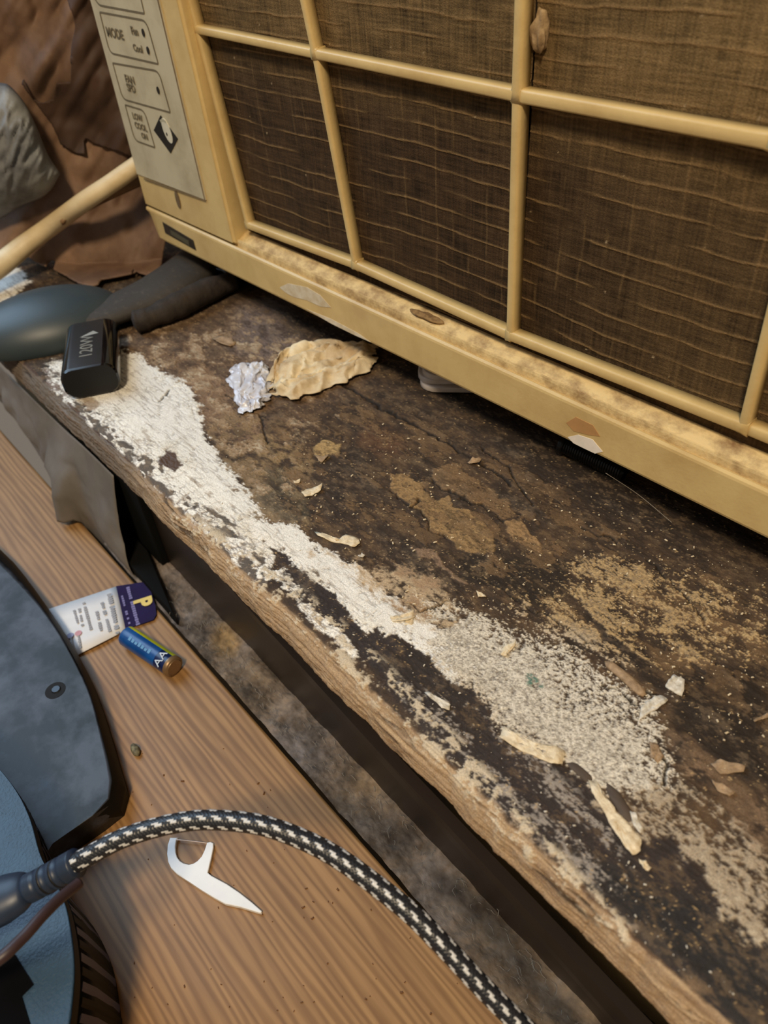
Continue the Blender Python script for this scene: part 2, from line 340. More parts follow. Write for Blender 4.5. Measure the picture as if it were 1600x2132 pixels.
    covS = ss(-30, 60, sdist(U, V, [(1050, 1230), (1200, 1150), (1330, 1140), (1450, 1180), (1620, 1220), (1620, 1400), (1500, 1385), (1440, 1420), (1300, 1400), (1100, 1330), (960, 1290), (900, 1230)])) * (.53 + .30 * n1 + .26 * n2 + .12 * gr)
    cov = np.maximum(cov, covS * .95) + .10 * n1 + .06 * gr
    cov = cov * (1 - .8 * ss(14, 4, ldist(wu, wv, [(1165, 1225), (1230, 1290), (1300, 1350), (1345, 1395)])))
    spk = ss(-.10, .12, ns + (cov - .5) * 2.1) * lowEdge * (np.maximum(ss(-60, -20, dW2), (covS > .02)))
    wt = ss(40, -60, dW2)[..., None]
    cA = np.array(lin(214, 207, 193), np.float32) * (1 - wt) + np.array(lin(172, 146, 106), np.float32) * wt
    hi_ = ss(.2, .9, ns + n3 * .4)[..., None]; cA = cA * (1 + .22 * hi_) * (1 - .14 * ss(.2, .8, -n3)[..., None])
    col = col * (1 - .93 * spk[..., None]) + cA * .93 * spk[..., None]
    m2 = spk; dens2 = np.float32(.8)
    mixc((104, 94, 84), spk * ss(.0, .35, -ns + .1) * .55)
    mixc((90, 80, 70), spk * ss(.30, .55, fbm(x * 1300, y * 1700, 431, 2, .8)) * .6)
    d3 = ss(-.55, .0, sp * .9 + n1 * .7 + gr * .45)
    mixc((172, 157, 136), m3 * d3 * .88); mixc((196, 184, 162), m3 * ss(.3, .9, sp + n1 + n3 * .4) * .7)
    wp = np.maximum.reduce([dark1, m2 * dens2, m3 * d3 * .8])
    # tan speckled zone at right and dark sprinkled zone at the lower edge
    S1 = mask([(1150, 1190), (1330, 1140), (1450, 1180), (1600, 1220), (1620, 1400), (1500, 1385), (1440, 1410), (1390, 1390), (1300, 1330), (1200, 1320), (1130, 1300), (1110, 1230)], 20, 14)
    mixc((190, 166, 124), S1 * spk * ss(.5, .9, sp + n2 * .5 + n4 * .3) * .6)
    S2 = mask([(700, 1130), (1100, 1150), (1200, 1250), (1100, 1330), (950, 1260), (800, 1180)], 20, 20)
    mixc((164, 142, 110), S2 * ss(.42, .7, ns) * .75)
    S3 = mask([(1380, 1600), (1460, 1580), (1600, 1680), (1600, 1800), (1500, 1700)], 16, 14)
    mixc((150, 124, 98), S3 * ss(-.1, .5, sp + n1) * .7)
    S5 = mask([(1400, 1520), (1480, 1560), (1560, 1650), (1600, 1700), (1600, 1780), (1480, 1640), (1390, 1560)], 10, 10)
    mixc((112, 90, 70), S5 * .6 * ss(-.6, .2, n2 + sp * .5))
    S4 = mask([(780, 1450), (820, 1400), (1000, 1480), (1180, 1620), (1280, 1720), (1330, 1850), (1280, 1870), (1100, 1740), (950, 1600), (860, 1520)], 10, 12)
    mixc((158, 150, 142), S4 * ss(.10, .45, sp * .75 + gr * .7 + n1 * .35) * .78)
    S6 = mask([(1010, 1650), (1100, 1720), (1230, 1850), (1320, 1930), (1330, 2000), (1240, 1900), (1130, 1790), (1030, 1700), (940, 1600), (990, 1620)], 8, 6)
    mixc((168, 150, 130), S6 * ss(-.15, .35, sp * .8 + gr * .6) * .85); wp = np.maximum(wp, S6 * .5 * ss(-.15, .35, sp * .8 + gr * .6))
    S7 = mask([(1330, 2000), (1450, 2040), (1600, 2150), (1600, 2250), (1480, 2200)], 12, 16)
    mixc((118, 96, 74), S7 * ss(-.1, .4, gr + n2) * .7)
    # fine specks everywhere on the dark ground
    dk = 1 - np.clip(wp, 0, 1)
    mixc((178, 150, 108), dk * ss(.80, .98, sp * .8 + n4 * .75) * .8 * (1 - front))
    # black cracks that run with the grain
    for pts, w in [([(690, 785), (800, 850), (892, 900), (975, 949), (1046, 990), (1062, 1012)], 3.4), ([(900, 1001), (922, 1018), (952, 1032), (1001, 1052), (1050, 1087)], 2.6), ([(1000, 930), (1060, 975), (1106, 1054)], 2), ([(1202, 1098), (1245, 1117), (1285, 1126)], 2.4),
                   ([(859, 1054), (892, 1082), (896, 1101), (934, 1123)], 2), ([(815, 1022), (855, 1055), (870, 1040)], 1.5), ([(1020, 1210), (1150, 1290), (1230, 1340)], 1.4), ([(1290, 1385), (1330, 1440), (1385, 1455)], 3.5), ([(1260, 1420), (1300, 1455), (1345, 1480)], 3),
                   ([(1375, 1560), (1388, 1600), (1380, 1640)], 5), ([(850, 1255), (880, 1272), (920, 1262), (932, 1250)], 1.4), ([(1350, 1170), (1400, 1210), (1470, 1290)], 2), ([(540, 860), (548, 890), (556, 925)], 2.2), ([(470, 820), (505, 845), (560, 870)], 1.5),
                   ([(205, 760), (240, 775)], 1), ([(330, 835), (352, 820), (356, 812)], 1.6), ([(1100, 2100), (1240, 1900)], .1)]:
        k = ss(w + .8, w * .4, ldist(wu, wv, pts)); mixc((22, 16, 12), k * .9); H -= k * .0012
    # teal spot, star shaped bare spot
    mixc((44, 104, 92), mask([(1093, 1415), (1105, 1411), (1125, 1418), (1128, 1432), (1110, 1436), (1096, 1428)], 6, 4) * ss(-.3, .3, sp) * .85)
    mixc((84, 64, 50), mask([(336, 952), (352, 940), (368, 948), (384, 968), (372, 976), (362, 985), (350, 972), (330, 966)], 3, 2))
    mixc((150, 128, 104), mask([(165, 830), (195, 830), (212, 840), (200, 860), (180, 852)], 3, 3) * .8)
    # the nose: bare wood with long splits
    far = ss(-.33, -.45, X)
    nw = ss(.0, .9, front) * (1 - np.clip(wp, 0, 1) * ss(.6, .1, front) * 1.0)
    nose = front * (1 - .0 * wp)
    nk = ss(.35, .75, nose + .22 * n2 + .15 * gr)
    c1 = np.array(lin(168, 142, 112), np.float32) * (1 - far[..., None]) + np.array(lin(108, 97, 86), np.float32) * far[..., None]
    col = col * (1 - nk[..., None]) + c1 * nk[..., None]
    mixc((112, 88, 66), nk * ss(.0, .7, gr + .4 * n1) * .6)
    mixc((204, 178, 140), nk * ss(.1, .8, -gr2 + .4 * n2) * .35 * (1 - far))
    split = ss(.14, .0, np.abs(fbm(x * 9, y * 260 + fbm(x * 40, y * 40, 251, 2) * .5, 241, 3, .6))) * ss(-.2, .35, n1) * nk
    mixc((38, 22, 12), split * .9); H -= split * .0011
    lip = nk * (1 - nk) * 4 * ss(-.2, .4, n1 + gr * .4)
    mixc((64, 38, 24), lip * .7)
    lipd = np.abs(sdist(U, V, [(380, 1078), (509, 1192), (590, 1262), (680, 1345), (800, 1460), (949, 1600), (1031, 1695), (1100, 1765), (1300, 1950), (1290, 1935), (1110, 1740), (1040, 1660), (960, 1570), (880, 1480), (790, 1395), (690, 1300), (600, 1230), (520, 1170)]))
    flk = ss(30, 8, lipd) * ss(.05, .4, n2 + .6 * n3 + .35 * gr + .3 * n1)
    mixc((204, 190, 166), flk * .85); H += flk * .0004
    # relief
    H += np.clip(wp, 0, 1) * .00055 * (1 - crack * .7 * dark1) + tan * .0004 + (n3 * .00013 + n4 * .00008 + sp * .00014) * (1 - dark1 * .75) + gr * .00022 * (1 - dark1 * .5) + dark1 * edgeN * (vv - .5) * .0006 + n1 * .0004
    H += nk * (gr * .0009 + n2 * .0005); H *= ss(.13, .10, -Y0 * 0 + (Z0 < .0957) * .2)
    RG = .80 - .30 * dark1 - .12 * m2 + n2 * .05; RG = np.clip(RG, .34, .95)
    # displace along profile normal
    dy = np.gradient(py); dz = np.gradient(pz); L = np.hypot(dy, dz) + 1e-9; ny = -dz / L; nz = dy / L
    ny = np.broadcast_to(ny, X.shape); nz = np.broadcast_to(nz, X.shape)
    wob = front * (fbm(xs[:, None] * 22, xs[:, None] * 0 + 3, 261, 4) * .0011 + fbm(xs[:, None] * 150, xs[:, None] * 0, 271, 3) * .0003)
    P = P0.copy(); P[..., 1] += ny * H + wob; P[..., 2] += nz * H
    m = bpy.data.materials.new('peeling_sill'); m.use_nodes = True; nt = m.node_tree; b = nt.nodes['Principled BSDF']
    a1 = nd(nt, 'ShaderNodeAttribute', attribute_name='Col'); a2 = nd(nt, 'ShaderNodeAttribute', attribute_name='rgh')
    tc = nd(nt, 'ShaderNodeTexCoord'); nz_ = nd(nt, 'ShaderNodeTexNoise'); nz_.inputs['Scale'].default_value = 1800; nz_.inputs['Detail'].default_value = 4
    nt.links.new(tc.outputs['Object'], nz_.inputs['Vector'])
    mr = nd(nt, 'ShaderNodeMapRange'); mr.inputs[1].default_value = .3; mr.inputs[2].default_value = .7; mr.inputs[3].default_value = .72; mr.inputs[4].default_value = 1.25
    nt.links.new(nz_.outputs['Fac'], mr.inputs[0])
    mu = nd(nt, 'ShaderNodeVectorMath', operation='SCALE'); nt.links.new(a1.outputs['Color'], mu.inputs[0]); nt.links.new(mr.outputs[0], mu.inputs['Scale'])
    nt.links.new(mu.outputs[0], b.inputs['Base Color']); nt.links.new(a2.outputs['Fac'], b.inputs['Roughness'])
    bp = nd(nt, 'ShaderNodeBump'); bp.inputs['Strength'].default_value = .5; bp.inputs['Distance'].default_value = .0004
    nt.links.new(nz_.outputs['Fac'], bp.inputs['Height']); nt.links.new(bp.outputs[0], b.inputs['Normal'])
    b.inputs['Specular IOR Level'].default_value = .35
    o = gridmesh('window_sill', P[:, ::-1], m, None, {'Col': col[:, ::-1], 'rgh': RG[:, ::-1]})
    tag(o, 'long wooden window sill with peeling white paint over dark grimy wood', 'window sill', kind='structure')
    return o
SILL = sill()

# ---------------------------------------------------------------- shell: walls, desk
m_wall = mat('wall_paint', lin(150, 120, 92), .8, col2=lin(110, 82, 60), nscale=9)
m_olive = mat('apron_paint', lin(104, 84, 44), .7, col2=lin(58, 46, 26), nscale=14, bump=.3)
def slab(name, x0, x1, y0, y1, z0, z1, m, kind='structure', bev=0, label=None):
    bm = bmesh.new(); box(bm, x0, x1, y0, y1, z0, z1, bev); o = bobj(name, bm, m, None, bev > 0)
    if kind: o['kind'] = kind
    if label: o['label'] = label
    return o
slab('wall_back', -1.0, .8, .60, .65, -.6, 1.9, m_wall, label='brown stained wall behind the air conditioner')
slab('wall_left', -.95, -.87, .17, .60, -.6, 1.9, m_wall, label='brown wall at the far end of the sill')
slab('wall_below_sill', -.87, .8, .150, .60, -.6, .0945, m_olive, label='olive brown wall under the window sill')
m_wood = bpy.data.materials.new('pine'); m_wood.use_nodes = True
nt = m_wood.node_tree; b = nt.nodes['Principled BSDF']
tc = nd(nt, 'ShaderNodeTexCoord'); mp = nd(nt, 'ShaderNodeMapping'); mp.inputs['Scale'].default_value = (1.6, 22, 22); mp.inputs['Rotation'].default_value = (0, 0, .06)
n0 = nd(nt, 'ShaderNodeTexNoise'); n0.inputs['Scale'].default_value = 1.3; n0.inputs['Detail'].default_value = 2
wv = nd(nt, 'ShaderNodeTexWave', wave_type='BANDS', bands_direction='Y'); wv.inputs['Scale'].default_value = 3.4; wv.inputs['Distortion'].default_value = 14; wv.inputs['Detail'].default_value = 3; wv.inputs['Detail Scale'].default_value = .8
n5 = nd(nt, 'ShaderNodeTexNoise'); n5.inputs['Scale'].default_value = 9; n5.inputs['Detail'].default_value = 6
nt.links.new(tc.outputs['Object'], mp.inputs[0]); nt.links.new(mp.outputs[0], wv.inputs[0]); nt.links.new(mp.outputs[0], n5.inputs[0]); nt.links.new(tc.outputs['Object'], n0.inputs[0])
r1 = nd(nt, 'ShaderNodeValToRGB'); e = r1.color_ramp.elements
e[0].position = .15; e[0].color = lin(158, 122, 80) + (1,); e[1].position = .95; e[1].color = lin(132, 98, 60) + (1,)
nt.links.new(wv.outputs['Fac'], r1.inputs[0])
mxw = nd(nt, 'ShaderNodeMix', data_type='RGBA', blend_type='MULTIPLY'); mxw.inputs[0].default_value = .6
r2 = nd(nt, 'ShaderNodeValToRGB'); r2.color_ramp.elements[0].position = .3; r2.color_ramp.elements[0].color = (.62, .55, .48, 1); r2.color_ramp.elements[1].position = .65; r2.color_ramp.elements[1].color = (1.1, 1.08, 1.02, 1)
nt.links.new(n5.outputs['Fac'], r2.inputs[0]); nt.links.new(r1.outputs[0], mxw.inputs[6]); nt.links.new(r2.outputs[0], mxw.inputs[7]); nt.links.new(mxw.outputs[2], b.inputs['Base Color'])
b.inputs['Roughness'].default_value = .48
desk = slab('desk', -.868, .7, -.9, .094, -.028, 0, m_wood, kind=None, bev=.0025)
tag(desk, 'honey brown pine desk top below the window sill', 'desk')
m_fl = mat('floor_boards', lin(90, 70, 52), .7); slab('floor', -1.0, .8, -2.2, .6, -.80, -.74, m_fl)
m_dleg = mat('desk_leg_wood', lin(130, 92, 54), .6)
for (x, y) in ((-.80, -.85), (.62, -.85), (-.80, .03), (.62, .03)):
    bm = bmesh.new(); box(bm, x, x + .05, y, y + .05, -.74, -.028, .003); bobj('leg', bm, m_dleg, desk)

# dusty shelf edge between desk and wall
m_dust = mat('dust_felt', lin(128, 116, 104), .95, col2=lin(62, 52, 42), nscale=70, bump=1, bscale=500, stretch=(.55, 1, 1), attr='Col')
xs = np.linspace(.14, -.50, 900); ys = np.linspace(.0955, .136, 60)
X, Y = np.meshgrid(xs, ys, indexing='ij')
Zt = -.001 + .0016 * fbm(X * 120, Y * 200, 301, 4) + .0025 * fbm(X * 30, Y * 30, 311, 2) + .004 * ss(.106, .12, Y)
tone = .95 + .45 * fbm(X * 60, Y * 90, 321, 4) + .3 * fbm(X * 420, Y * 420, 331, 3)
cd_ = np.stack([tone * (1.0 + .12 * fbm(X * 20, Y * 20, 341, 2)), tone * .98, tone * (1 - .25 * fbm(X * 20, Y * 20, 341, 2))], -1)
Ud, Vd = proj(np.stack([X, Y, Zt], -1))
yel = ss(45, 10, np.hypot(Ud - 470, (Vd - 1330) * .8))[..., None]
cd_ = cd_ * (1 - yel) + yel * np.array([1.7, 1.35, .75]) * tone[..., None]
olv = ss(860, 1000, Ud)[..., None]; cd_ = cd_ * (1 - olv * .55) + olv * .55 * np.array([.62, .52, .34])
ledge = gridmesh('dusty_ledge', np.stack([X, Y, Zt], -1)[:, ::-1], m_dust, None, {'Col': np.clip(cd_, .1, 2).astype(np.float32)[:, ::-1]})
tag(ledge, 'narrow ledge matted with grey dust between the desk and the wall', 'dusty ledge', kind='structure')
# lint fibres
m_lint = mat('lint', lin(150, 142, 130), .9)
bm = bmesh.new(); rr = random.Random(5)
for i in range(260):
    x = rr.uniform(-.42, .05); y = rr.uniform(.098, .118); a = rr.uniform(0, 6.3); l = rr.uniform(.003, .008); z = rr.uniform(.003, .006)
    pr = None
    for k in range(5):
        p = Vector((x + math.cos(a) * l * k / 4, y + math.sin(a) * l * k / 4 * .6, z + .0012 * math.sin(k * .8))); a += rr.uniform(-.4, .4)
        v = [bm.verts.new(p + Vector((0, 0, .00007))), bm.verts.new(p + Vector((.0001, .0001, 0))), bm.verts.new(p - Vector((.0001, .0001, 0)))]
        if pr:
            for q in range(3): bm.faces.new((pr[q], pr[(q + 1) % 3], v[(q + 1) % 3], v[q]))
        pr = v
o = bobj('lint', bm, m_lint); tag(o, 'grey lint fibres matted on the dusty ledge behind the desk', 'lint', kind='stuff')
# dark boards below the sill
m_blk = mat('dark_board', lin(40, 31, 25), .38, col2=lin(30, 23, 19), nscale=12)
bm = bmesh.new(); v = [(-.60, .1235, -.01), (.14, .1175, -.01), (.14, .1175, .026), (-.03, .1185, .034), (-.20, .1195, .046), (-.60, .1235, .088)]
f = bm.faces.new([bm.verts.new(p) for p in v]); r = bmesh.ops.extrude_face_region(bm, geom=[f])
for g in r['geom']:
    if isinstance(g, bmesh.types.BMVert): g.co.y += .006
o = bobj('dark_board', bm, m_blk, None, False); tag(o, 'long dark brown board standing against the wall under the sill', 'board')
m_blk2 = mat('black_case', lin(14, 14, 14), .85, spec=.12)
bm = bmesh.new(); box(bm, -.56, -.44, .1165, .1225, .001, .090, .001); o = bobj('black_box', bm, m_blk2); tag(o, 'black flat box wedged between the desk and the sill behind the business card', 'box')

o = prism('box_foot', [(-.56, .0995), (-.385, .0972), (-.460, .1150), (-.56, .1150)], -.004, .008, m_blk2, o, .0008)
def resamp0(P, n):
    L = np.concatenate([[0], np.cumsum(np.linalg.norm(np.diff(P, axis=0), axis=1))]); t = np.linspace(0, L[-1], n)
    return np.stack([np.interp(t, L, P[:, j]) for j in range(3)], -1)
# grey paper / film spilling from under the sill
m_film = mat('grey_film', lin(118, 112, 106), .6, col2=lin(94, 88, 82), nscale=12, bump=.25, bscale=60)
top = [(-60, 700), (0, 762), (60, 822), (120, 880), (180, 935), (236, 990)]
bot = [(-40, 810), (0, 835), (40, 885), (104, 985), (116, 1030), (120, 1088), (165, 1084), (200, 1125), (292, 1224)]
A_ = catmull([PY(u, v, .113) for u, v in top], 8); B_ = catmull([PY(u, v, y) if y > .05 else PZ(u, v, y) for (u, v), y in zip(bot, (.116, .114, .110, .103, .012, .006, .006, .0965, .0975))], 8)
n = min(len(A_), len(B_)); t = np.linspace(0, 1, 40); G = A_[:n, None] * (1 - t)[None, :, None] + B_[:n, None] * t[None, :, None]
nA = 64; A_ = resamp0(A_, nA); B_ = resamp0(B_, nA); n = nA; t = np.linspace(0, 1, 40); G = A_[:n, None] * (1 - t)[None, :, None] + B_[:n, None] * t[None, :, None]
bul = fbm(np.arange(n)[:, None] * .14 + 0 * t[None], t[None] * 1.8 + 0 * G[..., 0], 401, 3) * .007 * np.sin(np.pi * t)[None]
G[..., 1] -= np.abs(bul) * 1.0 + .004 * np.sin(np.pi * t)[None]
film = gridmesh('paper_sheet', G, m_film); so = film.modifiers.new('s', 'SOLIDIFY'); so.thickness = .0003
tag(film, 'crumpled grey paper sheet hanging from under the far end of the sill', 'paper')

# ---------------------------------------------------------------- AIR CONDITIONER
AX = np.array([.99859428, .04703067, -.02444553]); AZ = np.array([.02441846, .00115003, .99970116]); AY = np.array([-.04704473, .99889278, 0])
AO = np.array([-.26825628, .27505736, .15]); AR = np.array([AX, AY, AZ])
def ac(u, v, y=0.):
    r = AR @ ray(u, v); c = AR @ (C - AO); return c + r * ((y - c[1]) / r[1])
AC = empty('air_conditioner', (0, 0, 0), 'yellowed cream window air conditioner with dusty brown filter grille above the sill', 'air conditioner')
Ma = np.eye(4); Ma[:3, 0] = AX; Ma[:3, 1] = AY; Ma[:3, 2] = AZ; Ma[:3, 3] = AO
AC.matrix_world = Matrix(Ma.tolist())
m_pl = mat('aged_plastic', lin(208, 182, 126), .36, col2=lin(182, 152, 98), nscale=26, bump=.12, bscale=500, lo=.42, hi=.8)
m_pd = mat('dusty_plastic', lin(216, 190, 136), .7, col2=lin(128, 96, 58), nscale=75, bump=.6, bscale=400, lo=.42, hi=.72, stretch=(1, 1.4, 1))
m_pg = mat('panel_plastic', lin(190, 180, 152), .5, col2=lin(160, 148, 120), nscale=30, lo=.45, hi=.75)
def extr(name, prof, xsn, m, parent):
    """prof list (y,z) swept over sections (x, zmin)"""
    V = []; n = len(prof)
    for x, zm in xsn:
        for (y, z) in prof: V.append((x, y + (max(0, zm - z) * .4), max(z, zm)))
    Fc = [(i * n + k, i * n + (k + 1) % n, (i + 1) * n + (k + 1) % n, (i + 1) * n + k) for i in range(len(xsn) - 1) for k in range(n)]
    Fc += [tuple(range(n)), tuple((len(xsn) - 1) * n + k for k in range(n - 1, -1, -1))]
    o = fromarr(name, V, Fc, m, parent, False)
    bm = bmesh.new(); bm.from_mesh(o.data); bmesh.ops.recalc_face_normals(bm, faces=bm.faces); bm.to_mesh(o.data); bm.free(); return o
lx = [(-.366, .0235), (-.3655, .019), (-.364, .012), (-.360, .006), (-.354, .002), (-.347, 0), (.36, 0)]
p_base = [(.05, 0), (.002, 0), (.0005, .0006), (0, .002), (0, .0225), (.0003, .0238), (.0014, .0249), (.0024, .0246), (.0030, .0234), (.05, .0232)]
extr('base_panel', p_base, lx, m_pl, AC)
p_led = [(.05, .020), (.0020, .020), (.0022, .0226), (.0040, .0230), (.0043, .0272), (.0047, .0286), (.0055, .0288), (.0060, .0281), (.0064, .0280), (.0135, .0318), (.05, .0320)]
extr('dust_ledge', p_led, [(-.2415, 0), (-.1, 0), (0, 0), (.36, 0)], m_pd, AC)
# housing around the controls
p_h = [(-.369, .0245), (-.369, .36), (-.2600, .36), (-.2400, .027), (-.2400, .0245)]
bm = bmesh.new(); f = bm.faces.new([bm.verts.new((x + (.0 if i else .0), .0015, z)) for i, (x, z) in enumerate(p_h)]); r = bmesh.ops.extrude_face_region(bm, geom=[f])
for g in r['geom']:
    if isinstance(g, bmesh.types.BMVert): g.co.y = .045
bmesh.ops.bevel(bm, geom=[e for e in bm.edges if all(abs(v.co.y - .0015) < 1e-6 for v in e.verts)], offset=.0022, segments=3, affect='EDGES')
bobj('control_housing', bm, m_pl, AC)
bm = bmesh.new(); box(bm, -.35, .36, .05, .31, .004, .37, .004); bobj('rear_casing', bm, m_pl, AC)
for x in (-.22, .1):
    bm = bmesh.new(); zz = -.030 + x * .0245 - .0005; box(bm, x, x + .03, .16, .2, zz, .006); bobj('support_foot', bm, m_blk2, AC)
bm = bmesh.new(); box(bm, -.2475, .36, .0200, .051, .02, .36); bobj('grille_recess', bm, mat('recess_dark', lin(50, 38, 26), .9), AC)
# control plate
pc = [ac(329, 0), ac(427, 417), ac(303, 373)]
xr0, zr0 = pc[0][0], pc[0][2]; xr1, zr1 = pc[1][0], pc[1][2]; zl = pc[2][2]
plate = [(-.3665, zl + .001), (-.3665, .30), (xr0 + (xr0 - xr1) / (zr0 - zr1) * (.30 - zr0), .30), (xr1, zr1)]
def acpoly(name, pts, y0, y1, m, parent=AC, sub=None):
    bm = bmesh.new(); f = bm.faces.new([bm.verts.new((x, y0, z)) for x, z in pts]); r = bmesh.ops.extrude_face_region(bm, geom=[f])
    for g in r['geom']:
        if isinstance(g, bmesh.types.BMVert): g.co.y = y1
    return bobj(name, bm, m, parent, False)
CP = acpoly('control_plate', plate, .0006, .002, m_pg)
m_ink = mat('grey_print', lin(108, 97, 74), .6); m_dk = mat('black_print', lin(30, 26, 22), .4)
def strip(name, pts, w, m, parent, y=.0004, closed=True):
    """flat line of width w through (x,z) points"""
    P = [np.array(p, float) for p in pts]; n = len(P); V = []; Fc = []
    for i in range(n):
        a = P[i - 1] if (i or closed) else P[i]; c = P[(i + 1) % n] if (i < n - 1 or closed) else P[i]
        t = c - a; t /= np.linalg.norm(t); nn = np.array([-t[1], t[0]]) * w / 2
        V += [(P[i][0] + nn[0], y, P[i][1] + nn[1]), (P[i][0] - nn[0], y, P[i][1] - nn[1])]
    for i in range(n if closed else n - 1):
        j = (i + 1) % n; Fc.append((2 * i, 2 * i + 1, 2 * j + 1, 2 * j))
    o = fromarr(name, V, Fc, m, parent, False); so = o.modifiers.new('s', 'SOLIDIFY'); so.thickness = .0002; so.offset = 0; return o
def rrect(c, rad, big, n=5):
    """c: TL TR BR BL as (x,z); TR and BL rounded by big"""
    out = []
    for i in range(4):
        p = np.array(c[i]); a = np.array(c[i - 1]); d = np.array(c[(i + 1) % 4]); q = big if i in (1, 3) else rad
        u1 = (a - p) / np.linalg.norm(a - p); u2 = (d - p) / np.linalg.norm(d - p)
        for k in range(n + 1):
            t = k / n; s0 = p + u1 * q; s1 = p + u2 * q; out.append(tuple((1 - t) ** 2 * s0 + 2 * t * (1 - t) * p + t * t * s1))
    return out
def a2(u, v): q = ac(u, v, .0006); return (q[0], q[2])
boxes = [[(175, -60), (285, -40), (301, 28), (203, 10)], [(208, 25), (305, 43), (330, 133), (229, 110)], [(235, 131), (331, 148), (355, 234), (256, 206)], [(261, 218), (301, 230), (323, 307), (281, 292)]]
for q in boxes: strip('button_outline', rrect([a2(*p) for p in q], .0012, .006), .0011, m_ink, CP)
strip('plate_border', [a2(300, 372), a2(427, 417), a2(329, 0), (plate[2][0], .298)], .0012, mat('groove', lin(120, 100, 70), .7), CP, closed=False)
def accm(u, v, y=.0002):
    x, z = a2(u, v); return Matrix(((1, 0, 0, x), (0, 0, -1, y), (0, 1, 0, z), (0, 0, 0, 1)))
for s_, u, v, sz in (('MODE', 240, 70, .0085), ('Fan', 281, 65, .0068), ('Cool', 288, 101, .0062), ('FAN', 271, 166, .0072), ('SPD', 274, 184, .0072), ('LOW', 287, 244, .0062), ('COOL', 294, 264, .0062), ('ON', 302, 284, .0058)):
    text(s_, sz, m_ink, CP, accm(u, v), bold=.00012)
def disc(name, cx, cz, rx, rz, y0, y1, m, parent, n=20, rot=0):
    pts = [(cx + rx * math.cos(a) * math.cos(rot) - rz * math.sin(a) * math.sin(rot), cz + rx * math.cos(a) * math.sin(rot) + rz * math.sin(a) * math.cos(rot)) for a in [2 * math.pi * i / n for i in range(n)]]
    return acpoly(name, pts, y0, y1, m, parent)
for (u, v) in ((299, 68), (309, 105), (330, 188)):
    x, z = a2(u, v); disc('indicator_light', x, z, .0016, .0024, .0001, .0008, m_dk, CP)
acpoly('diamond_emblem', [a2(335, 240), a2(371, 289), a2(356, 319), a2(321, 271)], .0002, .0008, m_dk, CP)
x, z = a2(349, 272); disc('emblem_egg', x, z, .0052, .0085, .00005, .0008, mat('emblem_white', lin(214, 208, 186), .5), CP, rot=.35)
x, z = a2(349, 279); disc('emblem_dot', x, z, .0009, .0012, -.0001, .0008, m_dk, CP)
strip('emblem_arc', [a2(335, 252), a2(340, 250), a2(347, 254)], .0018, mat('emblem_grey', lin(180, 174, 150), .5), CP, y=.0001, closed=False)
x, z = a2(369, 416); disc('screw_hole', x, z, .0028, .0068, .0008, .0022, mat('screw_shade', lin(112, 92, 66), .6), AC, rot=0)
x, z = a2(272, 176); 
# rating sticker on the base
st = [ac(*p, .0) for p in ((339, 462), (403, 500), (409, 521), (345, 485))]
o = acpoly('rating_sticker', [(p[0], p[2]) for p in st], -.0004, .0006, mat('sticker_dark', lin(56, 48, 38), .45, col2=lin(28, 24, 20), nscale=160)); 
strip('sticker_line', [(lambda q: (q[0], q[2]))(ac(*p, 0.)) for p in ((357, 483), (395, 506))], .004, mat('sticker_print', lin(84, 80, 62), .5), o, y=-.0006, closed=False)
# filters: screens and bars
def filter_screen(name, x0, x1, seed, lab):
    xs = np.arange(x0, x1, .00062); zs = np.arange(.026, .215, .00062); zs = np.concatenate([zs, np.linspace(.216, .34, 30)])
    X, Z = np.meshgrid(xs, zs, indexing='ij')
    wz = Z + .0018 * fbm(X * 9, Z * 9, seed, 2) + .0007 * fbm(X * 60, Z * 20, seed + 5, 2) + .003 * np.sin((X - x0) * 22) * ss(.15, .03, Z)
    ph = wz / .0102; lin_ = np.abs(ph - np.round(ph)) * .0102; idx = np.round(ph)
    a = ss(.0006, .00015, lin_) * ss(-.45, .2, fbm(X * 30, idx * 7.3, seed + 9, 3) + .2)
    wx = X + .0012 * fbm(X * 12, Z * 30, seed + 12, 2) + .0004 * fbm(X * 50, Z * 90, seed + 14, 2); pv = wx / .0118; lv = np.abs(pv - np.round(pv)) * .0118
    bvl = ss(.0008, .0002, lv) * ss(-.2, .6, fbm(np.round(pv) * 5.1, Z * 60, seed + 16, 3)) * .45
    th = fbm(X * 70, Z * 900, seed + 20, 2, .8); tv = fbm(X * 900, Z * 70, seed + 24, 2, .8); big = fbm(X * 18, Z * 18, seed + 28, 4); mid = fbm(X * 110, Z * 110, seed + 33, 3)
    fine = .5 * (np.sin(X * 2 * np.pi / .0019) + np.sin(wz * 2 * np.pi / .0019))
    tone = np.clip(.95 + .30 * th + .26 * tv + .22 * big + .22 * mid + .14 * fine, .25, 2.2)
    dust = ss(.12, .18, Z) * .7 + ss(-.02, .14, X) * .25  # mesh colour turns paler towards the top and the right
    base = np.array(lin(70, 54, 38)); du = np.array(lin(126, 104, 70)); ln = np.array(lin(150, 122, 84))
    col = base * (1 - dust[..., None]) + du * dust[..., None]; col = col * tone[..., None]
    w = np.clip(a * .8 + bvl * .55, 0, 1)[..., None]; col = col * (1 - w) + ln * w
    pk = ss(1.05, 1.2, fbm(X * 300, Z * 300, seed + 40, 2))[..., None]; col = col * (1 - pk) + np.array(lin(170, 150, 120)) * pk * 1.
    Yv = .0158 - .0005 * a - .00025 * bvl - .0002 * tone - .0012 * np.abs(fbm(X * 14, Z * 14, seed + 50, 2))
    o = gridmesh(name, np.stack([X, Yv, Z], -1), mat('filter_dust', (1, 1, 1), .95, col2=(.72, .7, .66), nscale=900, bump=.7, bscale=1500, attr='Col', spec=.15), AC, {'Col': col.astype(np.float32)})
    o['label'] = lab; return o
